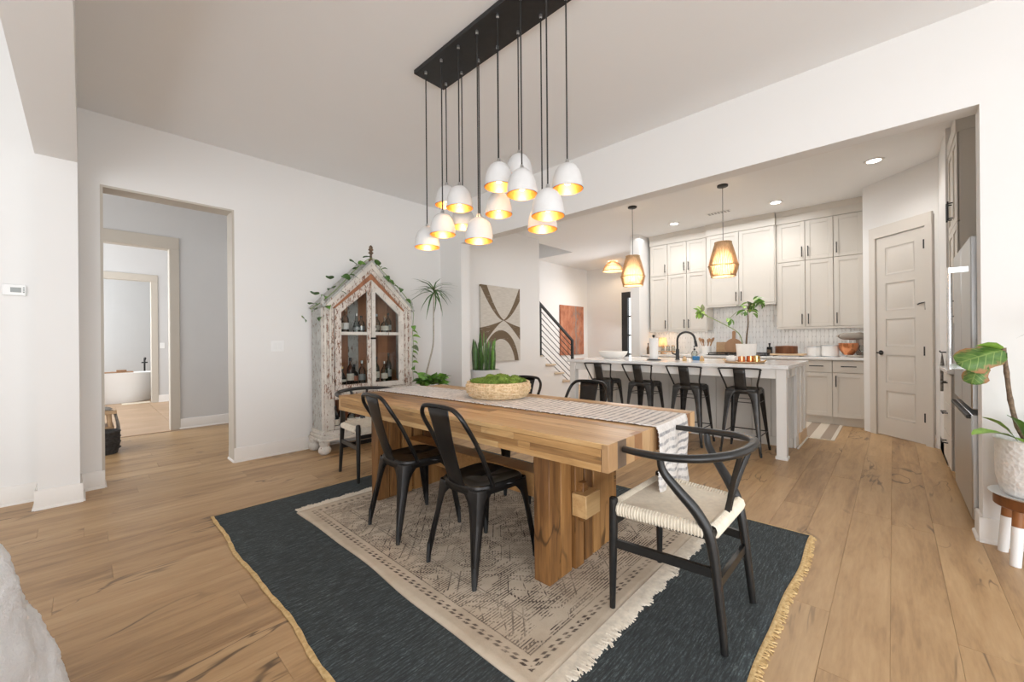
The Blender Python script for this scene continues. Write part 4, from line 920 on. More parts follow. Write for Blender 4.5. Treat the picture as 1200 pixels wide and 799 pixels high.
# potted tree on the island, with a long leaning branch
pp = thing('potted_tree', 'small leafy tree in a white pot on the island, one branch leaning left', 'plant', (5.58, 1.31, BT))
B().lathe([(0, 0), (0.085, 0), (0.1, 0.01), (0.112, 0.185), (0.115, 0.2), (0.105, 0.2), (0.1, 0.17), (0, 0.17)], 30).o('pot', 'ceramic_white', pp); B().lathe([(0, 0.175), (0.099, 0.175), (0, 0.185)], 20, close=False).o('soil', 'soil', pp)
trunk = spline([(0.0, 0.0, 0.17), (-0.01, -0.01, 0.3), (0.01, -0.02, 0.45), (0.0, -0.02, 0.6), (0.01, -0.04, 0.70)], 4); B().tube(trunk, [0.011 - 0.0004 * i for i in range(len(trunk))], 8).o('trunk', 'stem_brown', pp)
q = random.Random(21); top = Vector((0, -0.03, 0.66))
for k in range(26):
    a = q.uniform(0, 2 * PI); d = Vector((math.cos(a), math.sin(a), q.uniform(-0.9, 0.7))); p = top + Vector((math.cos(a), math.sin(a), 0)) * q.uniform(0.0, 0.1) + Vector((0, 0, q.uniform(-0.1, 0.08))); leaf(pp, 'oval', q.choice(('leaf_mid', 'leaf_dark', 'leaf_mid', 'leaf_light')), p, d, q.uniform(0.08, 0.13), q.uniform(-1, 1))
for (dy, dz) in ((0.26, 0.52), (-0.2, 0.7)):
    p = Vector((0, dy * 0.7, dz)); B().tube(spline([top + Vector((0, 0, -0.06)), (top + p) / 2 + Vector((0, 0, 0.02)), p], 4), 0.003, 5).o('twig', 'stem_green', pp)
    for k in range(3): leaf(pp, 'oval', 'leaf_mid', p, (q.uniform(-1, 1), q.uniform(-.6, .6), -0.6), 0.1, q.uniform(-1, 1))
br = spline([(-0.02, 0.03, 0.17), (-0.01, 0.08, 0.33), (0, 0.25, 0.45), (0.0, 0.48, 0.58), (0, 0.54, 0.62)], 5); B().tube(br, 0.005, 6).o('branch', 'stem_green', pp)
for k in range(11): leaf(pp, 'oval', q.choice(('leaf_light', 'leaf_grey', 'leaf_light')), Vector(br[-1 - k % 4]), (q.uniform(-1, 1), q.uniform(-.6, 1), q.uniform(-1, 0.9)), q.uniform(0.09, 0.13), q.uniform(-1, 1))
# back counter: lamp, jars, crock, boards, cooktop, bottle, pot, canisters, mixer, glass
lp = thing('table_lamp', 'small lit lamp with a warm paper shade at the left of the back counter', 'lamp', (7.32, 3.08, BT))
B().lathe([(0, 0), (0.05, 0), (0.05, 0.012), (0.014, 0.02), (0.012, 0.13), (0, 0.13)], 18).o('base', 'light_wood', lp); B().lathe([(0.08, 0.13), (0.078, 0.14), (0.062, 0.30), (0.06, 0.30)], 24, close=False).o('lamp_shade', 'lamp_paper', lp, solid=0.002); B().lathe([(0, 0.13), (0.012, 0.14), (0.022, 0.18), (0.018, 0.2), (0, 0.208)], 12).o('bulb', 'bulb_warm', lp)
light('POINT', (7.32, 3.08, BT + 0.24), 1.6, (1, 0.68, 0.36), 0.03)
tr = thing('wooden_riser', 'low wooden riser tray under glass jars beside the small lamp', 'tray', (7.16, 2.93, BT)); B().box(-0.09, 0.09, -0.17, 0.17, 0.04, 0.058, 0.003).o('shelf', 'light_wood', tr)
for sx in (-1, 1): 
    for sy in (-1, 1): B().box(sx * 0.075 - 0.01, sx * 0.075 + 0.01, sy * 0.14 - 0.01, sy * 0.14 + 0.01, 0, 0.041).o('foot', 'light_wood', tr)
for k, y in enumerate((2.83, 2.92, 3.02)):
    j = thing('spice_jar', ('right', 'middle', 'left')[k] + ' small glass jar on the wooden riser', 'jar', (7.16, y, BT + 0.0585), 0, 'jars on the riser'); B().lathe([(0, 0), (0.03, 0), (0.03, 0.075), (0.024, 0.085)], 16).o('jar_body', 'clear_glass', j); B().lathe([(0, 0.001), (0.027, 0.001), (0.027, 0.05), (0, 0.05)], 12).o('contents', 'label_paper', j); B().lathe([(0.026, 0.084), (0.026, 0.1), (0, 0.1)], 14).o('lid', 'light_wood', j)
for k, (x, y, h) in enumerate(((7.05, 3.24, 0.2), (7.12, 3.20, 0.17), (7.02, 3.17, 0.16))):
    bo = thing('oil_bottle', ('left', 'right rear', 'right front')[k] + ' brown bottle at the far left end of the back counter', 'bottle', (x, y, BT), 0, 'brown bottles at the counter end'); B().lathe([(0, 0), (0.026, 0), (0.028, 0.01), (0.028, h * 0.55), (0.01, h * 0.72), (0.01, h * 0.92), (0, h * 0.92)], 14).o('bottle_body', 'stem_brown', bo); B().lathe([(0.011, h * 0.92), (0.011, h), (0, h)], 10).o('cap', 'black_matte', bo)
cr = thing('utensil_crock', 'white crock of wooden spoons on the back counter', 'crock', (7.3, 2.315, BT)); B().lathe([(0, 0), (0.068, 0), (0.074, 0.01), (0.074, 0.14), (0.068, 0.145), (0.064, 0.14), (0.064, 0.02), (0, 0.02)], 24).o('crock_body', 'ceramic_white', cr)
for k in range(7):
    a = k * 0.95; d = Vector((math.cos(a) * 0.05, math.sin(a) * 0.06, 0)); p1 = d * 1.5 + Vector((0, 0, 0.19 + 0.012 * (k % 3)))
    B().tube([d * 0.3 + Vector((0, 0, 0.03)), p1, p1 + d * 0.1 + Vector((0, 0, 0.02)), p1 + d * 0.3 + Vector((0, 0, 0.06)), p1 + d * 0.35 + Vector((0, 0, 0.075))], [0.006, 0.006, 0.018, 0.024, 0.008], 8, flat=0.4).o('wooden_spoon', 'board_wood', cr)
ck = thing('gas_cooktop', 'low black gas cooktop on the back counter under the hood', 'cooktop', (7.25, 1.80, BT)); B().box(-0.25, 0.23, -0.42, 0.42, 0, 0.012, 0.003).o('cooktop_plate', 'black_matte', ck)
for i in range(3):
    b = B(); y0 = -0.405 + i * 0.273
    for k in range(5): b.bar((-0.22, y0 + k * 0.066, 0.036), (0.22, y0 + k * 0.066, 0.036), 0.012, 0.01)
    for x in (-0.22, 0, 0.22): b.bar((x, y0, 0.036), (x, y0 + 0.264, 0.036), 0.012, 0.01)
    for x in (-0.21, 0.21):
        for y in (y0 + 0.006, y0 + 0.258): b.box(x - 0.006, x + 0.006, y - 0.006, y + 0.006, 0.012, 0.032)
    o = b.o('grate', 'iron', ck); o['kind'] = 'stuff'
cb = thing('cutting_board', 'round wooden paddle board leaning on the tiles, its handle up', 'cutting board', (7.495, 1.955, BT)); cb.rotation_euler = (0, math.radians(8), 0)
pl = [(0.135 * math.cos(a), 0.135 + 0.135 * math.sin(a)) for a in [math.radians(100) + math.radians(340) * i / 30 for i in range(31)]]; pl += [(0.022, 0.30), (0.026, 0.385), (0.012, 0.40), (-0.012, 0.40), (-0.026, 0.385), (-0.022, 0.30)]
B().prism(pl, -0.01, 0.01, 'x').o('board_body', 'board_wood', cb)
o = B().box(-0.01, 0.01, -0.09, 0.09, 0.0, 0.21, 0.004).o('cutting_board', 'light_wood', None, (7.525, 2.14, BT), (0, math.radians(6), 0)); tag(o, 'pale rectangular cutting board leaning behind the round board', 'cutting board')
ob = thing('olive_oil_bottle', 'dark square bottle on the back counter right of the potted tree', 'bottle', (7.50, 1.43, BT)); B().box(-0.035, 0.035, -0.035, 0.035, 0, 0.13, 0.008).o('bottle_body', 'dark_glass', ob); B().lathe([(0.012, 0.13), (0.012, 0.165), (0.016, 0.166), (0.016, 0.19), (0, 0.19)], 12).o('cap', 'black_matte', ob); B().box(-0.037, -0.0352, -0.025, 0.025, 0.03, 0.09).o('label', 'stem_brown', ob)
lb = thing('serving_board', 'long wooden board under the copper pot on the back counter', 'board', (7.22, 1.14, BT)); B().box(-0.14, 0.14, -0.21, 0.21, 0.012, 0.036, 0.004).o('board_body', 'light_wood', lb)
for y in (-0.16, 0.16): B().box(-0.1, 0.1, y - 0.015, y + 0.015, 0, 0.0125).o('foot', 'iron', lb)
po = thing('copper_pot', 'round wood-toned copper pot on the long board', 'pot', (7.24, 1.165, BT + 0.0365)); B().lathe([(0, 0), (0.138, 0), (0.142, 0.006), (0.142, 0.108), (0.138, 0.11), (0.134, 0.104), (0.134, 0.01), (0, 0.01)], 32).o('pot_body', 'walnut', po); B().lathe([(0, 0.105), (0.133, 0.105), (0.133, 0.112), (0.03, 0.118), (0, 0.118)], 28).o('lid', 'walnut', po)
for k, (y, r, h, w_) in enumerate(((0.835, 0.082, 0.14, 'shorter white enamel canister with a thin grey rim, left of the taller one'), (0.648, 0.100, 0.16, 'taller white enamel canister with a thin grey rim, beside the stand mixer'))):
    cn = thing('canister', w_, 'canister', (7.28, y, BT), 0, 'canisters on the back counter'); B().lathe([(0, 0), (r - 0.004, 0), (r, 0.004), (r, h - 0.004), (r - 0.004, h)], 28, close=False).o('canister_body', 'ceramic_white', cn); B().lathe([(r + 0.002, h - 0.01), (r + 0.002, h), (r - 0.005, h + 0.004), (0.03, h + 0.006), (0, h + 0.006)], 28).o('lid', 'galvanised', cn); B().lathe([(r + 0.001, 0), (r + 0.001, 0.008), (r, 0.008)], 28).o('base_ring', 'galvanised', cn)
mx_ = thing('stand_mixer', 'taupe stand mixer with an amber glass bowl at the right end of the counter', 'mixer', (7.27, 0.425, BT), math.radians(42))
b = B(); b.prism([(-0.1 + 0.03 * (1 - abs(math.cos(a))) + 0.1 * math.cos(a) * 1, 0.1 * math.sin(a)) for a in [2 * PI * i / 20 for i in range(20)]], 0, 0.028, 'z'); b.o('base', 'taupe_enamel', mx_, bevel=0.008)
B().box(-0.045, 0.045, -0.17, -0.09, 0.02, 0.25, 0.02).o('column', 'taupe_enamel', mx_)
rows = []
for i in range(11):
    u = i / 10; r = 0.058 * (1 - 0.6 * (2 * u - 1) ** 6) * (1.0 - 0.18 * u); rows.append([(r * 0.95 * math.cos(2 * PI * j / 18), -0.19 + 0.35 * u, 0.285 + r * math.sin(2 * PI * j / 18)) for j in range(19)])
B().grid(rows).prism([(0.02 * math.cos(a), 0.285 + 0.02 * math.sin(a)) for a in [2 * PI * i / 10 for i in range(10)]], -0.2, -0.17, 'y').o('motor_head', 'taupe_enamel', mx_)
B().lathe([(0.028, 0), (0.03, 0.008), (0.012, 0.012), (0, 0.012)], 16, (0, 0.165, 0.28)).o('hub_cap', 'chrome', mx_)
B().lathe([(0.05, 0.028), (0.06, 0.04), (0.095, 0.09), (0.108, 0.15), (0.11, 0.19), (0.106, 0.19), (0.102, 0.15), (0.09, 0.092), (0.055, 0.044), (0, 0.04)], 28, (0, 0.03, 0)).o('mixing_bowl', 'copper', mx_); B().lathe([(0.008, 0.14), (0.008, 0.26), (0.02, 0.262), (0.02, 0.27)], 10, (0, 0.03, 0)).o('beater_shaft', 'chrome', mx_)
o = lath('wine_glass', 'clear_glass', [(0, 0), (0.032, 0), (0.03, 0.003), (0.004, 0.008), (0.0035, 0.07), (0.02, 0.08), (0.036, 0.105), (0.036, 0.13), (0.028, 0.165)], 'clear stemmed wine glass at the far right end of the back counter', 'glass', (7.08, 0.298, BT), None, 18)

# ------------------------------------------------------------------ ceiling fittings
def can(label, x, y):
    t = thing('recessed_light', label, 'ceiling light', (x, y, CZ), 0, 'recessed lights in the kitchen ceiling'); B().lathe([(0.085, 0), (0.082, -0.006), (0.062, -0.008), (0.06, 0)], 28, close=False).o('trim_ring', 'white_matte', t, solid=0.001); B().lathe([(0, -0.003), (0.061, -0.003)], 28, close=False).o('lens', 'can_light', t)
    light('SPOT', (x, y, CZ - 0.02), 17, (1, 0.96, 0.91), 0.09, spot_size=math.radians(140), spot_blend=0.6)
can('bright recessed ceiling light nearest the pantry door', 5.855, 0.137); can('bright recessed ceiling light above the hood cabinet, middle of three', 6.668, 1.183); can('bright recessed ceiling light between the two rattan pendants', 6.695, 2.612)
vt = thing('ceiling_vent', 'small grey air vent in the kitchen ceiling behind the right pendant cord', 'vent', (6.589, 1.903, CZ)); B().box(-0.06, 0.06, -0.17, 0.17, -0.006, 0, 0.002).o('vent_frame', 'white_matte', vt)
for k in range(7): B().box(-0.045, 0.045, -0.15 + k * 0.044, -0.15 + k * 0.044 + 0.03, -0.0075, -0.0055).o('slat', 'grille', vt)
def pendant(label, x, y):
    t = thing('rattan_pendant', label, 'pendant light', (x, y, CZ), 0, 'rattan pendants above the island'); z0 = -1.13
    B().lathe([(0, 0), (0.062, 0), (0.062, -0.018), (0.05, -0.024), (0.008, -0.03), (0, -0.03)], 22).o('ceiling_cup', 'black_matte', t); B().tube([(0, 0, -0.02), (0, 0, z0 + 0.40)], 0.0035, 6).o('cord', 'black_plastic', t)
    prof = [(0.088, 0.42), (0.112, 0.34), (0.14, 0.23), (0.16, 0.14), (0.163, 0.12), (0.15, 0.06), (0.132, 0.0)]
    B().lathe([(r - 0.006, z0 + h) for r, h in prof], 32, close=False).o('lining', 'lamp_paper', t)
    b = B()
    for k in range(56):
        a = 2 * PI * k / 56; b.tube([((r + 0.001) * math.cos(a), (r + 0.001) * math.sin(a), z0 + h) for r, h in prof], 0.0048, 5, False)
    o = b.o('rattan_strands', 'rattan', t); o['kind'] = 'stuff'
    for r, h in ((0.09, 0.42), (0.165, 0.128), (0.134, 0.0)): B().tube([((r + 0.004) * math.cos(2 * PI * j / 32), (r + 0.004) * math.sin(2 * PI * j / 32), z0 + h) for j in range(32)], 0.006, 6, closed=True).o('hoop', 'rattan', t)
    B().tube([(0, 0, z0 + 0.41), (0, 0, z0 + 0.28)], 0.016, 10).o('socket', 'black_matte', t); B().lathe([(0, 0.15), (0.024, 0.165), (0.032, 0.2), (0.026, 0.235), (0.014, 0.28), (0, 0.28)], 14, (0, 0, z0)).o('bulb', 'bulb_warm', t)
    light('POINT', (x, y, CZ + z0 + 0.13), 9, (1, 0.72, 0.42), 0.04)
pendant('rattan pendant lamp on the right, hanging in front of the hood cabinet', 5.46, 1.528); pendant('rattan pendant lamp on the left, nearer the front door', 5.42, 2.71)
fd = thing('rattan_ceiling_light', 'low dome rattan ceiling light in the foyer', 'ceiling light', (8.81, 4.926, CZ))
prof = [(0.1, -0.03), (0.16, -0.08), (0.21, -0.16), (0.235, -0.24)]; B().lathe([(0, 0), (0.08, 0), (0.08, -0.03), (0, -0.03)], 20).o('ceiling_cup', 'brass', fd); B().lathe([(r - 0.006, h) for r, h in prof], 28, close=False).o('lining', 'lamp_paper', fd)
b = B()
for k in range(48):
    a = 2 * PI * k / 48; b.tube([(r * math.cos(a), r * math.sin(a), h) for r, h in prof], 0.006, 5, False)
o = b.o('rattan_strands', 'rattan', fd); o['kind'] = 'stuff'
for r, h in ((0.24, -0.24), (0.19, -0.12)): B().tube([(r * math.cos(2 * PI * j / 28), r * math.sin(2 * PI * j / 28), h) for j in range(28)], 0.008, 6, closed=True).o('hoop', 'rattan', fd)
light('POINT', (8.81, 4.926, CZ - 0.2), 9, (1, 0.8, 0.55), 0.05)

# ------------------------------------------------------------------ pantry door, fridge run
A0 = Vector((6.70, 0.142, 0)); dr = struct(bpy.data.objects.new('door_1', None)); COL.objects.link(dr); dr.location = A0; dr.rotation_euler = (0, 0, math.radians(225))
DWD, DH = 0.572, 2.385
b = B(); st_ = 0.115; b.box(0, DWD, 0.012, 0.04, 0.012, DH); b.box(0, st_, 0.0, 0.02, 0.012, DH); b.box(DWD - st_, DWD, 0, 0.02, 0.012, DH)
zs = [0.012, 0.22] ; ph = (DH - 0.22 - 0.13 - 4 * 0.1) / 5; zz = 0.22; b.box(st_, DWD - st_, 0, 0.02, 0.012, zz); pz = []
for k in range(5):
    pz.append((zz, zz + ph)); zz += ph; h_ = 0.1 if k < 4 else DH - zz; b.box(st_, DWD - st_, 0, 0.02, zz, zz + h_); zz += h_
b.o('door_leaf', 'door_paint', dr)
for z0, z1 in pz:
    b = B(); i0, i1 = st_ + 0.004, DWD - st_ - 0.004; z0 += 0.004; z1 -= 0.004; V = []
    for m_, yy in ((0, 0.001), (0.010, 0.006), (0.022, 0.006), (0.034, 0.003)):
        V.append([b.bm.verts.new(p) for p in ((i0 + m_, yy, z0 + m_), (i1 - m_, yy, z0 + m_), (i1 - m_, yy, z1 - m_), (i0 + m_, yy, z1 - m_))])
    for r0_, r1_ in zip(V, V[1:]):
        for k in range(4): b.bm.faces.new((r0_[k], r0_[(k + 1) % 4], r1_[(k + 1) % 4], r1_[k]))
    b.bm.faces.new(V[-1]); b.o('door_panel', 'door_paint', dr)
b = B(); b.lathe([(0, 0), (0.028, 0), (0.028, 0.008), (0, 0.008)], 18); o = b.o('rose', 'black_matte', dr, (0.055, 0.0, 1.0), (PI / 2, 0, 0))
B().tube([(0.055, -0.004, 1.0), (0.055, -0.045, 1.0)], 0.009, 8).tube([(0.045, -0.045, 1.0), (0.12, -0.045, 1.0)], 0.009, 8).o('lever_handle', 'black_matte', dr)
for z in (0.3, 1.03, 2.2): B().box(DWD - 0.013, DWD + 0.007, -0.016, 0.004, z - 0.05, z + 0.05, 0.002).o('hinge', 'black_matte', dr)
B().tube([(DWD + 0.01, -0.012, 1.48), (DWD + 0.01, -0.012, 1.565), (DWD - 0.055, -0.012, 1.555), (DWD - 0.075, -0.012, 1.545)], 0.007, 7).o('flip_latch', 'black_matte', dr)
b = B(); w_ = 0.07
b.box(-w_ - 0.012, -0.004, -0.018, 0.03, 0, DH + 0.01); b.box(DWD + 0.008, DWD + w_ + 0.012, -0.018, 0.03, 0, DH + 0.01); b.box(-w_ - 0.012, DWD + w_ + 0.012, -0.02, 0.03, DH + 0.01, DH + 0.145); o = struct(b.o('trim_8', 'door_paint', None, A0, (0, 0, math.radians(225))))
fg = thing('refrigerator', 'stainless steel refrigerator seen edge-on behind the right wall, with a bright bar handle', 'refrigerator', (4.20, -0.72, 0))
B().box(-0.46, 0.46, -0.34, 0.315, 0.03, 1.79, 0.006).o('body', 'grille', fg)
for x0, x1 in ((-0.46, -0.003), (0.003, 0.46)):
    d = B().box(x0, x1, 0.318, 0.372, 0.735, 1.80, 0.006).o('door', 'steel', fg)
    if x0 < -0.1:
        B().tube([(-0.40, 0.455, 0.975), (-0.40, 0.455, 1.625)], 0.014, 12).o('handle', 'chrome', d)
        for z in (0.995, 1.605): B().bar((-0.40, 0.37, z), (-0.40, 0.46, z), 0.028, 0.032).o('handle_arm', 'chrome', d)
dw = B().box(-0.46, 0.46, 0.318, 0.372, 0.06, 0.70, 0.006).o('freezer_drawer', 'steel', fg); B().box(-0.44, 0.44, 0.36, 0.392, 0.675, 0.698, 0.003).o('drawer_pull', 'black_matte', dw)
B().box(-0.44, 0.44, 0.25, 0.33, 0.0, 0.055).o('kick_grille', 'black_matte', fg)
sc_ = thing('tall_wall_cabinet', 'beige wall cabinet beyond the fridge at the far right, with black bar handles', 'cabinet', (5.08, -0.375, 1.30))
B().box(-0.33, 0.33, -0.36, -0.02, 0, 1.78).o('body', 'cabinet', sc_)
def ydoor(par, x0, x1, z0, z1, y, hx, hz, name='door', horiz=False, hl=0.16):
    b = B(); g_ = .0015; x0 += g_; x1 -= g_; z0 += g_; z1 -= g_; f_ = 0.055
    b.box(x0, x1, y - 0.02, y - 0.008, z0, z1)
    if name == 'drawer': b.box(x0, x1, y - 0.012, y, z0, z1)
    else: b.box(x0, x0 + f_, y - .012, y, z0, z1); b.box(x1 - f_, x1, y - .012, y, z0, z1); b.box(x0 + f_, x1 - f_, y - .012, y, z0, z0 + f_); b.box(x0 + f_, x1 - f_, y - .012, y, z1 - f_, z1)
    d = b.o(name, 'cabinet', par); a = (hx, y + 0.03, hz - hl / 2) if not horiz else (hx - hl / 2, y + .03, hz); c = (hx, y + 0.03, hz + hl / 2) if not horiz else (hx + hl / 2, y + .03, hz)
    h = B().tube([a, c], 0.0065, 7)
    for t in (0.1, 0.9): p = Vector(a).lerp(Vector(c), t); h.tube([p, p + Vector((0, -0.031, 0))], 0.005, 6)
    h.o('handle', 'black_matte', d)
for x0, x1, hx in ((-0.33, 0, -0.04), (0, 0.33, 0.04)):
    ydoor(sc_, x0, x1, 0.0, 0.80, 0, hx, 0.12); ydoor(sc_, x0, x1, 0.803, 1.50, 0, hx, 0.95)
B().box(-0.335, 0.335, -0.36, 0.006, 1.505, 1.62, 0.003).o('crown', 'cabinet', sc_)
bc = thing('coffee_base_cabinet', 'narrow beige base cabinet with drawers between fridge and pantry door', 'cabinet', (5.08, -0.335, 0)); B().box(-0.33, 0.33, -0.4, -0.02, 0.1, 0.884).o('body', 'cabinet', bc); B().box(-0.33, 0.33, -0.4, -0.07, 0, 0.1).o('toe_kick', 'cabinet', bc)
for z0, z1 in ((0.11, 0.36), (0.363, 0.61), (0.613, 0.875)): ydoor(bc, -0.33, 0.33, z0, z1, 0, 0, (z0 + z1) / 2 + 0.05, 'drawer', True)
o = B().box(4.745, 5.42, -0.76, -0.31, 0.885, 0.92, 0.003).o('side_countertop', 'quartz'); tag(o, 'short white counter slab between the fridge and the pantry door', 'countertop')
tw_ = thing('hand_towel', 'grey and cream hand towel hanging on the wall left of the fridge handle', 'towel', (5.50, -0.353, 1.04))
b = B(); rows = []
for i in range(15):
    z = -0.36 * i / 14; rows.append([(-0.045 * (0.35 + 0.65 * min(1, i / 6)) + 0.09 * (0.35 + 0.65 * min(1, i / 6)) * j / 12, 0.02 + 0.012 * math.sin(j * 1.5) * min(1, i / 5), z) for j in range(13)])
b.grid(rows).o('towel_cloth', 'towel_grey', tw_, solid=0.006); B().tube([(0, -0.008, 0.0), (0, 0.03, 0.0), (0, 0.036, 0.015)], 0.006, 7).o('hook', 'black_matte', tw_)
mt = thing('kitchen_mat', 'flat striped brown and cream mat on the floor past the island end', 'mat', (6.47, 0.73, 0.0)); B().box(-0.55, 0.55, -0.235, 0.235, 0.0005, 0.007, 0.002).o('mat_field', 'cork_mat', mt); B().box(-0.57, -0.55, -0.235, 0.235, 0.0005, 0.006).o('mat_binding', 'papercord', mt)

# ------------------------------------------------------------------ the gabled hutch
HX, HY = 2.288, 4.39
hu = thing('display_hutch', 'distressed white and brown gabled display hutch with glass doors, against the left wall', 'cabinet', (HX, HY, 0))
hb, D0 = 0.535, 0.335       # half width, depth (local y runs back to the wall)
# plinth and bun feet
b = B(); b.box(-hb - 0.045, hb + 0.045, -0.045, D0 - 0.005, 0.13, 0.16, 0.004); b.box(-hb - 0.03, hb + 0.03, -0.03, D0 - 0.005, 0.16, 0.195, 0.006); b.box(-hb - 0.012, hb + 0.012, -0.012, D0 - 0.005, 0.195, 0.235, 0.003); b.o('plinth', 'chippy_white', hu)
for sx in (-1, 1):
    for yy in (0.0, D0 - 0.06): B().lathe([(0, 0), (0.04, 0), (0.06, 0.02), (0.064, 0.05), (0.05, 0.078), (0.04, 0.085), (0.052, 0.098), (0.055, 0.13), (0, 0.13)], 20, (sx * (hb - 0.0), yy, 0)).o('bun_foot', 'chippy_white', hu)
for sx in (-1, 1): 
    xa, xb = sorted((sx * hb, sx * (hb - 0.022))); B().box(xa, xb, 0.01, D0 - 0.006, 0.235, 1.60).o('side_panel', 'chippy_grey', hu)
    xa, xb = sorted((sx * (hb + 0.003), sx * (hb - 0.02))); B().box(xa, xb, 0.012, 0.07, 0.235, 1.58, 0.003).o('side_stile', 'chippy_white', hu)
B().box(-hb + 0.02, hb - 0.02, 0.02, D0 - 0.01, 0.225, 0.24).o('floor_board', 'brown_boards', hu)
for i in range(8):
    x0 = -hb + 0.024 + i * (2 * hb - 0.048) / 8; x1 = x0 + (2 * hb - 0.048) / 8 - 0.002; xm = (x0 + x1) / 2; h0 = 1.57 + (hb - abs(x0)) * 0.95; h1 = 1.57 + (hb - abs(x1)) * 0.95
    B().prism([(x0, 0.24), (x1, 0.24), (x1, h1), (x0, h0)], D0 - 0.018, D0 - 0.008, 'y').o('back_board', 'brown_boards' if i != 3 else 'chippy_grey', hu)
# front frame: fluted posts, waist rail, gable mouldings
for sx in (-1, 1):
    pst = B().box(min(sx * hb, sx * 0.425), max(sx * hb, sx * 0.425), 0.0, 0.03, 0.235, 1.58).o('corner_post', 'chippy_worn', hu)
    for k in range(4): x = sx * (0.44 + 0.026 * k); B().tube([(x, 0.0, 0.74), (x, 0.0, 1.575 - 0.0 * k)], 0.011, 8).o('reed', 'chippy_white' if k % 2 else 'chippy_worn', pst)
    B().box(sx * 0.48 - 0.052, sx * 0.48 + 0.052, -0.012, 0.0, 0.575, 0.735, 0.004).o('block', 'chippy_worn', pst); B().box(sx * 0.48 - 0.045, sx * 0.48 + 0.045, -0.01, 0.0, 0.245, 0.575, 0.003).o('lower_pilaster', 'chippy_white', pst)
B().box(-0.425, 0.425, -0.005, 0.03, 0.56, 0.655, 0.004).o('waist_rail', 'chippy_worn', hu); B().box(-0.44, 0.44, -0.022, 0.03, 0.625, 0.645, 0.004).o('waist_moulding', 'chippy_white', hu)
def gable(h, e, p): return [(-h, 0.60 if False else e), (0, p), (h, e)]
def chev(o, i, a0, a1):
    b = B()
    for s_ in (-1, 1):
        P_ = [(s_ * o[0], o[1]), (0, o[2]), (0, i[2]), (s_ * i[0], i[1])]; b.prism(P_, a0, a1, 'y')
    return b
chev((hb + 0.02, 1.575, 2.125), (0.475, 1.575, 2.03), -0.035, 0.03).o('gable_moulding', 'chippy_white', hu); chev((0.50, 1.572, 2.06), (0.435, 1.565, 1.975), -0.018, 0.03).o('gable_moulding', 'chippy_worn', hu); chev((0.45, 1.565, 1.995), (0.42, 1.548, 1.905), -0.004, 0.03).o('gable_board', 'brown_boards', hu)
# doors: stile, gable-cut top rail, bottom rail, middle bar, glass panes
def hdoor(s_):
    # hinge side at 0.42, meeting stile at 0.004
    out = [(s_ * 0.42, 0.66), (s_ * 0.42, 1.548), (s_ * 0.004, 1.90), (s_ * 0.004, 0.66)]; inn = [(s_ * 0.352, 0.715), (s_ * 0.352, 1.512), (s_ * 0.05, 1.765), (s_ * 0.05, 0.715)]
    d = B().frame(out, inn, -0.012, 0.014).o('door', 'chippy_worn' if s_ < 0 else 'chippy_white', hu)
    B().box(min(s_ * 0.352, s_ * 0.05), max(s_ * 0.352, s_ * 0.05), -0.008, 0.012, 1.262, 1.298, 0.002).o('middle_bar', 'chippy_white', d)
    B().prism([(s_ * 0.352, 0.715), (s_ * 0.352, 1.262), (s_ * 0.05, 1.262), (s_ * 0.05, 0.715)], 0.002, 0.004, 'y').o('pane', 'pane_glass', d); B().prism([(s_ * 0.352, 1.298), (s_ * 0.352, 1.512), (s_ * 0.05, 1.765), (s_ * 0.05, 1.298)], 0.002, 0.004, 'y').o('pane', 'pane_glass', d)
    if s_ > 0: B().box(-0.012, 0.05, -0.02, -0.012, 1.215, 1.235, 0.002).tube([(0.02, -0.02, 1.225), (0.02, -0.035, 1.225)], 0.008, 8).o('latch', 'iron', d)
hdoor(-1); hdoor(1)
for z in (0.685, 1.272): B().box(-hb + 0.024, hb - 0.024, 0.035, D0 - 0.02, z, z + 0.02).o('shelf', 'brown_boards', hu)
B().box(-0.425, 0.425, 0.0, 0.025, 0.24, 0.275, 0.003).o('bottom_rail', 'chippy_white', hu)
# roof slopes and finials
for s_ in (-1, 1): 
    B().prism([(s_ * (hb + 0.03), 1.565), (0, 2.13), (0, 2.105), (s_ * (hb + 0.01), 1.555)], -0.04, D0, 'y').o('roof_slope', 'chippy_grey', hu)
    B().lathe([(0, -0.02), (0.026, -0.02), (0.026, 0.02), (0.012, 0.03), (0.02, 0.05), (0.012, 0.075), (0.0, 0.09)], 12, (s_ * (hb + 0.005), 0.0, 1.60)).o('eave_finial', 'chippy_grey', hu)
B().lathe([(0.03, 0), (0.028, 0.02), (0.014, 0.03), (0.012, 0.08), (0.03, 0.1), (0.014, 0.118), (0.03, 0.135), (0.018, 0.155), (0.022, 0.165), (0.008, 0.185), (0, 0.19)], 12, (0, -0.01, 2.11)).o('finial', 'stem_brown', hu)

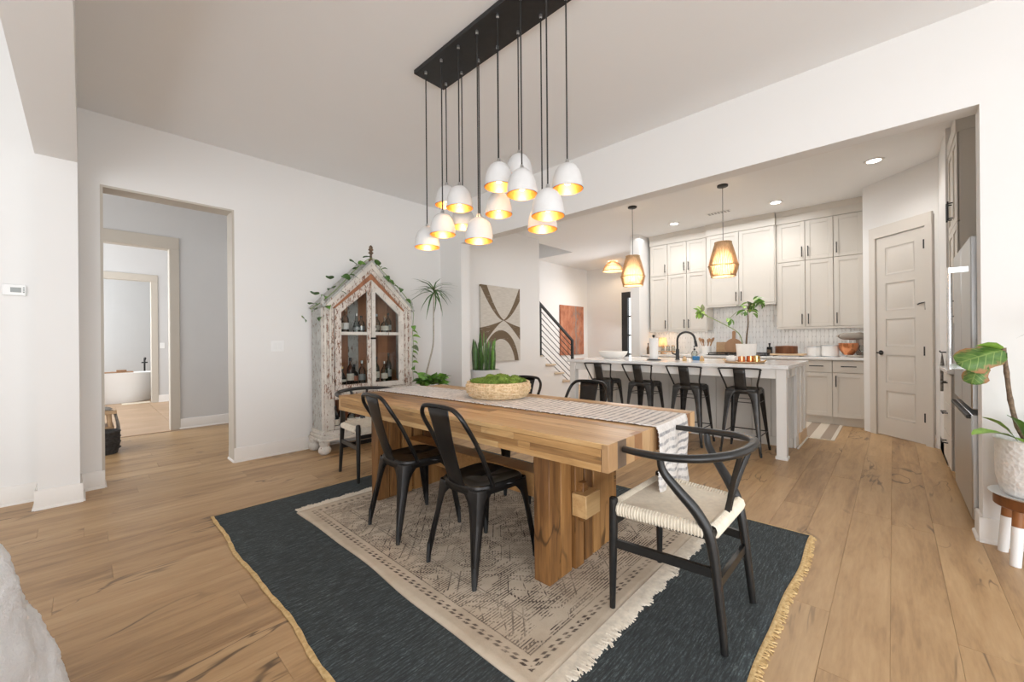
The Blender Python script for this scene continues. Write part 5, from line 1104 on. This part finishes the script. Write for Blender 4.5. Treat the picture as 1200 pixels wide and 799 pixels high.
# bottles: three shapes, many glasses
def bottle(shape, mat, cap, label, loc, h, group, text_col='label_paper'):
    t = thing('bottle', label, 'bottle', loc, random.uniform(0, 6), group)
    if shape == 0: r = 0.036; P_ = [(0, 0), (r, 0), (r + .002, 0.006), (r + .002, h * 0.56), (r * 0.75, h * 0.66), (0.012, h * 0.75), (0.011, h * 0.93)]
    elif shape == 1: r = 0.044; P_ = [(0, 0), (r, 0), (r, h * 0.45), (r * 0.9, h * 0.55), (0.014, h * 0.66), (0.013, h * 0.9)]
    else: r = 0.042; P_ = [(0, 0), (r * 0.8, 0), (r, h * 0.12), (r * 0.98, h * 0.3), (r * 0.7, h * 0.5), (0.013, h * 0.66), (0.012, h * 0.92)]
    B().lathe(P_, 14).o('bottle_body', mat, t); B().lathe([(0, 0.003), (r * 0.9, 0.003), (r * 0.9, h * 0.38), (0, h * 0.38)], 12).o('drink', {'clear_glass': 'clear_glass', 'amber_glass': 'amber_glass', 'green_glass': 'green_glass', 'dark_glass': 'dark_glass'}[mat], t)
    B().lathe([(0.014, h * 0.88), (0.014, h), (0, h)], 10).o('cap', cap, t)
    B().lathe([(r + 0.003, h * 0.14), (r + 0.003, h * (0.4 if shape != 2 else 0.28))], 14, close=False).o('label', text_col, t)
q = random.Random(13)
GN = {'clear_glass': 'clear', 'amber_glass': 'amber', 'green_glass': 'green', 'dark_glass': 'dark'}
def shelf_row(xs, z, where, hs, seq, grp, depth=0.13):
    for i, x in enumerate(xs):
        m, cp, sh, lc = seq[i % len(seq)]; lb = '%s glass bottle, %s from the left %s' % (GN[m], ORD[i], where)
        bottle(sh, m, cp, lb, (HX + x, HY + depth + (0.05 if i % 2 else 0), z), hs[i % len(hs)], grp, lc)
lp_, ir, br_, lw = 'label_paper', 'iron', 'brass', 'light_wood'
shelf_row([-0.315, -0.22, -0.11, -0.03], 1.2925, 'on the upper shelf behind the left hutch door', [0.27, 0.28, 0.22, 0.2], [('clear_glass', lw, 1, lp_), ('clear_glass', lw, 0, 'white_matte'), ('clear_glass', 'steel', 2, 'screen_grey'), ('clear_glass', ir, 0, 'steel')], 'bottles on the upper hutch shelf')
shelf_row([0.09, 0.165, 0.245, 0.32], 1.2925, 'on the upper shelf behind the right hutch door', [0.2, 0.23, 0.21, 0.25], [('amber_glass', lw, 2, lp_), ('clear_glass', 'steel', 0, 'stem_grey'), ('clear_glass', lw, 1, lp_), ('clear_glass', ir, 0, 'screen_grey')], 'bottles on the upper hutch shelf')
shelf_row([-0.33, -0.26, -0.19, -0.12, -0.05], 0.7055, 'on the middle shelf behind the left hutch door', [0.28, 0.2, 0.3, 0.22, 0.26], [('dark_glass', ir, 0, 'stem_brown'), ('green_glass', br_, 2, lp_), ('amber_glass', ir, 0, lp_), ('dark_glass', ir, 1, 'terracotta'), ('clear_glass', 'steel', 0, 'screen_grey')], 'bottles on the middle hutch shelf')
shelf_row([0.08, 0.155, 0.235, 0.32], 0.7055, 'on the middle shelf behind the right hutch door', [0.2, 0.3, 0.24, 0.34], [('amber_glass', br_, 1, lp_), ('green_glass', ir, 0, lp_), ('clear_glass', 'steel', 0, lp_), ('dark_glass', ir, 0, 'screen_grey')], 'bottles on the middle hutch shelf')
shelf_row([-0.38, -0.29, -0.2, -0.11, 0.0, 0.12, 0.25], 0.2405, 'in the open hutch bottom', [0.24, 0.26, 0.22, 0.2, 0.24, 0.22, 0.25], [('dark_glass', ir, 0, lp_), ('amber_glass', lw, 0, lp_), ('clear_glass', br_, 1, lp_), ('amber_glass', br_, 1, 'white_matte')], 'bottles in the hutch bottom', 0.09)

# vine over the hutch
vn = thing('trailing_vine', 'green heart-leaved vine trailing over the roof of the hutch', 'plant', (HX, HY, 2.13))
lv = [(-0.60, 0.02, -0.60), (-0.56, 0.0, -0.68), (-0.66, 0.03, -0.55), (-0.73, 0.05, -0.69), (-0.60, 0.06, -0.44), (-0.50, 0.05, -0.45), (-0.42, 0.02, -0.36), (-0.36, 0.0, -0.40), (-0.30, 0.05, -0.21), (-0.24, 0.0, -0.2), (-0.17, 0.02, -0.12), (-0.20, 0.08, -0.03), (-0.12, 0.05, -0.05), (-0.07, 0.02, 0.02), (-0.42, 0.1, -0.25), (-0.50, 0.0, -0.56),
      (0.05, -0.03, -0.04), (0.12, -0.03, -0.1), (0.17, -0.03, -0.17), (0.22, -0.03, -0.22), (0.11, 0.0, -0.06), (0.36, -0.05, -0.30), (0.44, -0.05, -0.43), (0.28, -0.02, -0.27)]
B().tube(spline([(-0.66, 0.02, -0.6), (-0.52, 0.04, -0.5), (-0.36, 0.02, -0.34), (-0.18, 0.03, -0.14), (0, -0.03, 0.015), (0.13, -0.04, -0.12), (0.3, -0.045, -0.27), (0.48, -0.05, -0.46), (0.56, -0.02, -0.6)], 5), 0.004, 5).o('stem', 'stem_green', vn)
B().tube(spline([(0.56, -0.02, -0.6), (0.575, 0.03, -0.8), (0.59, 0.04, -1.0), (0.575, 0.04, -1.2), (0.585, 0.04, -1.42)], 5), 0.003, 5).o('stem', 'stem_green', vn)
q = random.Random(2)
for p in lv: leaf(vn, 'heart', q.choice(('leaf_dark', 'leaf_dark', 'leaf_mid')), p, (q.uniform(-0.9, 0.9), -0.5, q.uniform(-0.9, 0.1)), q.uniform(0.07, 0.105), q.uniform(-0.8, 0.8))
for k in range(10): leaf(vn, 'heart', q.choice(('leaf_mid', 'leaf_grey', 'leaf_light')), (0.58, 0.03, -0.75 - 0.065 * k), (q.uniform(-0.3, 0.9), -0.6, q.uniform(-0.9, 0)), q.uniform(0.06, 0.1), q.uniform(-0.8, 0.8))

# dracaena and the leafy plant at its foot
dc = thing('dracaena', 'tall thin dracaena with a bare curved trunk in a terracotta pot, right of the hutch', 'plant', (3.03, 4.40, 0))
B().lathe([(0, 0), (0.1, 0), (0.125, 0.26), (0.132, 0.26), (0.132, 0.30), (0.12, 0.30), (0.115, 0.26), (0, 0.26)], 28).o('pot', 'terracotta', dc); B().lathe([(0, 0.262), (0.114, 0.262), (0, 0.275)], 20, close=False).o('soil', 'soil', dc)
tp = spline([(-0.05, 0, 0.26), (-0.03, 0.0, 0.6), (0.06, 0.0, 0.9), (0.13, 0, 1.15), (0.14, 0, 1.5), (0.15, 0, 1.86)], 6); B().tube(tp, [0.014 - 0.0002 * i for i in range(len(tp))], 9).o('trunk', 'stem_grey', dc)
q = random.Random(9)
for k in range(30):
    a = 2.4 * k; e = (0.15, 0.5, 1.1)[k % 3] * q.uniform(0.7, 1.3) - (0.9 if k % 4 == 0 else 0); leaf(dc, 'drooper', q.choice(('leaf_dark', 'leaf_dark', 'leaf_grey')), (0.15, 0, 1.80 + 0.07 * k / 30), (math.cos(a), math.sin(a) * (0.3 if math.sin(a) > 0 else 1), e), q.uniform(0.24, 0.34), q.uniform(-0.4, 0.4))
po_ = thing('leafy_houseplant', 'bushy dark green houseplant on a stand at the foot of the dracaena', 'plant', (2.86, 4.02, 0))
B().lathe([(0, 0), (0.13, 0), (0.13, 0.02), (0.03, 0.03), (0.03, 0.40), (0.16, 0.42), (0.16, 0.435), (0, 0.435)], 24).o('plant_stand', 'board_wood', po_); B().lathe([(0, 0.436), (0.10, 0.436), (0.13, 0.60), (0.135, 0.625), (0.12, 0.62), (0, 0.60)], 24).o('pot', 'terracotta', po_)
for k in range(46):
    a = 2.4 * k; r = 0.02 + 0.1 * math.sqrt(k / 46); leaf(po_, 'heart', q.choice(('leaf_dark', 'leaf_mid', 'leaf_dark', 'leaf_mid')), (r * math.cos(a), r * math.sin(a), 0.66 + 0.08 * q.random()), (math.cos(a), math.sin(a), q.uniform(-0.2, 0.9)), q.uniform(0.1, 0.15), q.uniform(-0.6, 0.6))
# snake plant
sn = thing('snake_plant', 'upright snake plant in a pale grey planter beneath the abstract canvas', 'plant', (4.10, 4.42, 0))
B().lathe([(0, 0), (0.17, 0), (0.19, 0.02), (0.21, 0.74), (0.215, 0.76), (0.195, 0.76), (0.19, 0.72), (0, 0.72)], 30).o('planter', 'planter_grey', sn); B().lathe([(0, 0.725), (0.192, 0.725), (0, 0.735)], 20, close=False).o('soil', 'soil', sn)
for k in range(17):
    a = 2.4 * k; r = 0.175 * math.sqrt((k + 0.5) / 17); h = q.uniform(0.32, 0.56) * (1.15 if k < 6 else 0.9); b = B(); tw2 = q.uniform(-0.8, 0.8); ln = Vector((math.cos(a), math.sin(a), 0)) * q.uniform(0, 0.08); rows = []
    for i in range(8):
        u = i / 7; w = 0.026 * (1 - u ** 4) * (0.7 + 0.6 * math.sin(u * PI * 0.7)) + 0.001; an = a + tw2 * u; ax = Vector((math.cos(an), math.sin(an), 0)); nz = Vector((-ax.y, ax.x, 0))
        rows.append([ln * u * u + ax * s_ * w + nz * abs(s_) * w * 0.35 + Vector((0, 0, h * u)) for s_ in (-1, 0, 1)])
    b.grid(rows).o('leaf', q.choice(('leaf_dark', 'leaf_grey', 'leaf_dark', 'leaf_mid')), sn, (r * math.cos(a), r * math.sin(a), 0.72), solid=0.003)

# ------------------------------------------------------------------ canvases, stairs, railing, front door
cv_ = thing('abstract_canvas', 'large abstract canvas of brown arcs on beige, on the stair wall', 'painting', (4.865, 4.845, 1.47))
B().box(-0.47, 0.47, -0.022, 0.012, -0.63, 0.63, 0.002).o('canvas', 'arc_canvas', cv_); B().box(-0.46, 0.46, 0.008, 0.0135, -0.62, 0.62).o('stretcher_frame', 'light_wood', cv_)
cv2 = thing('rust_canvas', 'rust red canvas with a bare grey tree, on the wall behind the stair railing', 'painting', (8.74, 6.085, 1.445)); B().box(-0.52, 0.52, -0.022, 0.012, -0.635, 0.635, 0.002).o('canvas', 'rust_canvas', cv2); B().box(-0.51, 0.51, 0.008, 0.0135, -0.62, 0.62).o('stretcher_frame', 'light_wood', cv2)
ss = thing('staircase', 'white staircase with oak treads rising behind the abstract canvas wall', 'staircase', (7.245, 4.9, 0)); NS = 13
pl = [(0.0, 0.0)]
for k in range(5): pl += [(-k * 0.27 - 0.012, 0.18 * (k + 1) - 0.032 if False else 0.18 * k + 0.148), (-(k + 1) * 0.27 - 0.012, 0.18 * k + 0.148)]
pl[-1] = (-1.31, pl[-1][1]); pl += [(-1.31, 0.0)]
B().prism(pl, 0.0, 0.03, 'y').o('stringer', 'wall', ss)
for k in range(NS):
    B().box(-(k + 1) * 0.27 - 0.02, -k * 0.27 + 0.012, -0.035 if k < 4 else 0.085, 1.19, 0.18 * k + 0.15, 0.18 * (k + 1), 0.006).o('tread', 'tread_wood', ss); B().box(-k * 0.27 - 0.03, -k * 0.27 - 0.013, 0.03 if k < 5 else 0.085, 1.19, 0.18 * k, 0.18 * k + 0.15).o('riser', 'white_gloss', ss)
rl = thing('stair_railing', 'black metal stair railing with slim sloping bars and a square newel post', 'railing', (7.09, 4.93, 0))
sl = 0.18 / 0.27; B().box(-0.025, 0.025, -0.025, 0.025, 0.18, 1.19, 0.003).o('newel_post', 'black_matte', rl)
B().bar((0.02, 0, 1.165), (-2.6, 0, 1.165 + 2.62 * sl), 0.045, 0.04).o('handrail', 'black_matte', rl)
for k in range(8): z = 1.165 - 0.115 * (k + 1); B().tube([(0.0, 0, z), (-2.6, 0, z + 2.6 * sl)], 0.0075, 7).o('railing_bar', 'black_matte', rl)
for x in (-1.06, -2.3): B().box(x - 0.02, x + 0.02, -0.02, 0.02, 0.18 * (int((-x + 0.155) / 0.27) + 1) - 0.001, 1.15 - x * sl, 0.002).o('baluster_post', 'black_matte', rl)
dr2 = struct(bpy.data.objects.new('door_2', None)); COL.objects.link(dr2); dr2.location = (9.5, 4.59, 0)
b = B(); b.box(-0.02, 0.08, 0.31, 0.468, 0.0, 2.398); b.box(-0.02, 0.08, -0.468, -0.31, 0.0, 2.398); b.box(-0.02, 0.08, -0.31, 0.31, 2.25, 2.398); b.box(-0.02, 0.08, -0.31, 0.31, 0, 0.3); b.o('door_frame', 'black_matte', dr2)
for z in (0.82, 1.3, 1.78): B().box(0.0, 0.05, -0.31, 0.31, z - 0.02, z + 0.02).o('muntin', 'black_matte', dr2)
B().box(0.02, 0.028, -0.31, 0.31, 0.3, 2.25).o('pane', 'pane_glass', dr2)

# ------------------------------------------------------------------ fittings on the left wall, hall and bathroom
th = thing('thermostat', 'white rectangular thermostat with a grey screen on the far left wall', 'thermostat', (-0.345, YL, 1.592))
B().box(-0.058, 0.058, -0.022, 0, -0.042, 0.042, 0.006).o('case', 'plastic_white', th); B().box(-0.018, 0.034, -0.0235, -0.021, -0.018, 0.018, 0.001).o('screen', 'screen_grey', th)
for k in range(3): B().box(0.042, 0.05, -0.0245, -0.021, -0.02 + k * 0.016, -0.01 + k * 0.016).o('button', 'screen_grey', th)
def switch(label, loc, n, name='light_switch'):
    t = thing(name, label, 'switch', loc); w = 0.035 + 0.023 * n - 0.02; B().box(-w, w, -0.006, 0, -0.057, 0.057, 0.002).o('plate', 'plastic_white', t)
    for k in range(n): x = (k - (n - 1) / 2) * 0.046; B().box(x - 0.016, x + 0.016, -0.009, -0.005, -0.033, 0.033, 0.001).o('rocker', 'white_gloss', t)
switch('white double light switch on the left wall between the doorway and the hutch', (1.42, YL, 1.147), 2); switch('small white light switch in the far room seen through the doorway', (1.12, 10.9, 1.15), 1)
tu = thing('bathtub', 'white freestanding bathtub in the bathroom at the end of the hall', 'bathtub', (0.35, 11.55, 0)); b = B(); rows = []
for sx_, z in ((0.78, 0), (0.82, 0.03), (0.9, 0.3), (1.0, 0.58), (1.02, 0.6), (0.97, 0.6), (0.88, 0.3), (0.75, 0.14), (0, 0.12)): rows.append([(0.80 * sx_ * math.cos(2 * PI * j / 40), 0.38 * (sx_ ** 0.8 if sx_ else 0) * math.sin(2 * PI * j / 40), z) for j in range(41)])
b.grid(rows).o('tub_shell', 'white_gloss', tu)
ta = thing('bath_caddy', 'wooden caddy tray laid across the rim of the bathtub', 'tray', (0.42, 11.55, 0.601)); B().box(-0.42, 0.30, -0.13, 0.13, 0.0, 0.02, 0.004).o('tray_board', 'board_wood', ta); B().box(0.05, 0.2, -0.08, 0.06, 0.02, 0.055, 0.004).o('soap_box', 'board_wood', ta)
fb = thing('bath_filler', 'black wall-mounted bath filler tap above the right end of the bathtub', 'tap', (0.93, 11.75, 0.0)); B().tube([(0.0, 0.2, 0.0), (0.0, 0.2, 0.84), (0.0, 0.17, 0.88), (0, 0.0, 0.88), (-0.02, -0.03, 0.82)], 0.016, 8).o('spout', 'black_matte', fb); B().tube([(-0.05, 0.2, 0.78), (0.05, 0.2, 0.78)], 0.014, 8).o('handle', 'black_matte', fb)
bm_ = thing('bath_mat', 'small pale bath mat in front of the bathtub', 'mat', (0.98, 11.0, 0.0)); bm_.location = (0.72, 11.03, 0); B().box(-0.2, 0.22, -0.12, 0.1, 0.0005, 0.012, 0.004).o('mat_field', 'papercord', bm_)
hbn = thing('hall_bench', 'wooden bench just inside the hall, cut off by the left edge of the doorway', 'bench', (-0.16, 6.55, 0)); B().box(-0.38, 0.40, -0.17, 0.17, 0.235, 0.26, 0.004).o('lower_shelf', 'light_wood', hbn); B().box(-0.42, 0.42, -0.19, 0.19, 0.4, 0.44, 0.005).o('seat', 'light_wood', hbn)
for sx in (-1, 1):
    for sy in (-1, 1): B().tube([(sx * 0.36, sy * 0.14, 0.4), (sx * 0.385, sy * 0.16, 0.0)], [0.02, 0.014], 8).o('leg', 'light_wood', hbn)
bl = thing('woven_throw', 'grey woven throw hanging off the end of the hall bench', 'blanket', (0.19, 6.55, 0.445)); rows = []
for i in range(16):
    u = i / 15; x, z = (-0.22 + 0.3 * u * 1.6, 0.004) if u < 0.5 else (0.075 + 0.015 * math.sin(u * 9), 0.004 - (u - 0.5) * 0.62); rows.append([(x + 0.008 * math.sin(j), -0.16 + 0.32 * j / 12, z) for j in range(13)])
B().grid(rows).o('throw_cloth', 'towel_grey', bl, solid=0.008)
bs2 = thing('dark_basket', 'dark woven basket on the floor below the hall bench', 'basket', (0.16, 6.20, 0)); B().lathe([(0, 0), (0.1, 0), (0.12, 0.1), (0.12, 0.24), (0.11, 0.25), (0.105, 0.2), (0.09, 0.02), (0, 0.02)], 24).o('basket_body', 'basket_dark', bs2)
for z in (0.06, 0.12, 0.18, 0.235): B().tube([(0.122 * math.cos(2 * PI * j / 24), 0.122 * math.sin(2 * PI * j / 24), z) for j in range(24)], 0.007, 5, closed=True).o('woven_band', 'basket_dark', bs2)

# ------------------------------------------------------------------ plant on its stand at the right
ps = thing('plant_stand', 'walnut plant stand with white dipped legs by the right wall', 'plant stand', (3.385, -0.54, 0))
B().lathe([(0.09, 0.285), (0.145, 0.285), (0.15, 0.29), (0.15, 0.335), (0.145, 0.34), (0.0, 0.34), (0, 0.325), (0.09, 0.325)], 36).o('ring', 'walnut', ps)
for k in range(4):
    a = math.radians(140 + 90 * k); c_, s_ = math.cos(a), math.sin(a); lg = B().tube([(0.112 * c_, 0.112 * s_, 0.29), (0.12 * c_, 0.12 * s_, 0.20)], [0.024, 0.023], 14).o('leg', 'walnut', ps); B().tube([(0.12 * c_, 0.12 * s_, 0.201), (0.138 * c_, 0.138 * s_, 0.0)], [0.0237, 0.0205], 14).o('dipped_tip', 'white_gloss', lg)
pw = thing('fiddle_leaf_fig', 'fig with one big browning leaf in a textured white pot on the walnut stand', 'plant', (3.385, -0.54, 0.3405))
B().lathe([(0, 0), (0.10, 0), (0.125, 0.02), (0.142, 0.10), (0.145, 0.29), (0.149, 0.30), (0.14, 0.305), (0.134, 0.29), (0.13, 0.25), (0, 0.25)], 40).o('pot', 'pot_texture', pw); B().lathe([(0, 0.255), (0.131, 0.255), (0, 0.27)], 24, close=False).o('soil', 'soil', pw); B().lathe([(0, -0.0005), (0.15, -0.0005), (0.17, 0.012), (0.166, 0.012), (0.148, 0.003), (0, 0.003)], 36).o('saucer', 'planter_grey', pw)
tr_ = spline([(0.0, 0.02, 0.25), (0.015, 0.06, 0.36), (0.01, 0.085, 0.5), (-0.01, 0.10, 0.65), (-0.01, 0.11, 0.78)], 5); B().tube(tr_, [0.011 - 0.0001 * i + (0.002 if i % 5 == 0 else 0) for i in range(len(tr_))], 9).o('trunk', 'stem_brown', pw)
b = B(); rows = []; U = [(0.0, 0.02), (0.03, 0.075), (0.08, 0.105), (0.13, 0.10), (0.17, 0.115), (0.21, 0.125), (0.25, 0.115), (0.28, 0.08), (0.30, 0.035), (0.305, 0.0)]
for k, (u, w) in enumerate(U): rows.append([(u, s_ * w * (1 + 0.07 * math.sin(k * 2.3 + s_ * 2)), -0.25 * u * u / 0.3 * 0.6 + 0.02 * math.cos(s_ * 3) * (w / 0.12) + 0.006 * math.sin(7 * s_ + k)) for s_ in (-1, -0.75, -0.5, -0.25, 0, 0.25, 0.5, 0.75, 1)])
b.grid(rows); big = b.mesh('leaf', 'fig_leaf')
def fig(par, p, d, nrm, sc):
    d = Vector(d).normalized(); z = Vector(nrm); z = (z - d * z.dot(d)).normalized(); y = z.cross(d); o = bpy.data.objects.new('leaf', big); COL.objects.link(o); o.parent = par
    o.matrix_local = Matrix.Translation(p) @ Matrix((d, y, z)).transposed().to_4x4() @ Matrix.Scale(sc, 4); return o
top = Vector((-0.01, 0.105, 0.765)); fig(pw, top, (-0.45, 0.85, -0.28), (-0.8, -0.1, 0.6), 0.66); fig(pw, top + Vector((-0.05, 0.09, -0.06)), (-0.3, 0.3, -0.85), (-0.9, 0.3, 0.2), 0.42)
leaf(pw, 'oval', 'leaf_light', top, (-0.4, 0.8, 0.12), 0.13, 0.4)
q = random.Random(31)
for p, d, s_ in (((0.0, 0.05, 0.29), (-0.5, 0.8, 0.06), 0.22), ((-0.02, 0.04, 0.28), (-0.45, 0.4, 0.75), 0.19), ((-0.03, 0.02, 0.28), (-0.8, 0.1, 0.45), 0.2), ((0, 0.0, 0.28), (-0.7, -0.4, 0.5), 0.22), ((0.02, 0.06, 0.28), (0.1, 0.6, 0.5), 0.17), ((0.0, -0.03, 0.28), (-0.2, -0.7, 0.7), 0.22), ((-0.04, 0.0, 0.27), (-0.85, 0.35, 0.2), 0.19)): leaf(pw, 'paddle', q.choice(('leaf_light', 'leaf_mid', 'leaf_light')), p, d, s_, q.uniform(-0.5, 0.5))
B().tube(spline([(0.03, -0.06, 0.26), (0.02, -0.13, 0.6), (0.0, -0.2, 0.9)], 5), 0.006, 6).o('stem', 'stem_green', pw)
for k in range(11): a = k * 0.57; leaf(pw, 'blade', 'leaf_grey', (0.0, -0.2, 0.88 + 0.01 * k), (-0.15 - abs(math.cos(a)) * 0.7, math.sin(a), q.uniform(-0.1, 0.7)), 0.3, q.uniform(-.4, .4))

# ------------------------------------------------------------------ white fleece over the chair arm at lower left
ac = thing('armchair', 'white upholstered chair at the lower left corner, hidden under a fleece throw', 'chair', (-0.62, 1.50, 0), 0)
B().box(-0.38, 0.28, -0.55, 0.55, 0.10, 0.38, 0.06).o('seat', 'fleece', ac); B().box(0.08, 0.28, -0.55, 0.5, 0.1, 0.5, 0.06).o('arm', 'fleece', ac)
for sx in (-1, 1):
    for y in (-0.48, 0.46): B().tube([(sx * 0.22, y, 0.11), (sx * 0.24, y, 0)], [0.025, 0.018], 10).o('leg', 'board_wood', ac)
flc = thing('fleece_throw', 'fluffy white fleece throw draped to the floor at the lower left corner', 'blanket', (-0.605, 1.50, 0)); rows = []
q = random.Random(17)
for j in range(50):
    v = j / 49; y = -0.85 + 1.74 * v; top_ = 0.68 * (1 - max(0, (v - 0.6) / 0.4) ** 3.0 * 0.97) ; row = []
    ex = 0.46 + 0.05 * math.sin(v * 11) + 0.03 * math.sin(v * 23) - 0.13 * max(0, (v - 0.8) / 0.2) ** 1.5
    for i in range(34):
        u = i / 33
        if u < 0.3: x = -0.4 + (0.28 + 0.4) * u / 0.3; z = top_
        elif u < 0.5: t = (u - 0.3) / 0.2 * PI / 2; x = 0.28 + (ex - 0.06 - 0.28) * math.sin(t); z = top_ - 0.14 * (1 - math.cos(t)) * top_ / 0.68
        else: t = (u - 0.5) / 0.5; x = ex - 0.06 + 0.115 * t + 0.02 * math.sin(v * 30 + t) * t; z = (top_ - 0.14 * top_ / 0.68) * (1 - t) + 0.012
        row.append((x + 0.008 * math.sin(37 * v + 9 * u), y, z + 0.006 * math.sin(29 * v + 17 * u)))
    rows.append(row)
fc_ = B().grid(rows).o('throw_cloth', 'fleece', flc, solid=0.014, offset=1, sub=2)
for nm, sz, stg in (('fleece_folds', 0.16, 0.035), ('fleece_pile', 0.016, 0.012)):
    tx = bpy.data.textures.new(nm, 'CLOUDS'); tx.noise_scale = sz; m = fc_.modifiers.new(nm, 'DISPLACE'); m.texture = tx; m.strength = stg; m.mid_level = 0.4; m.texture_coords = 'LOCAL'
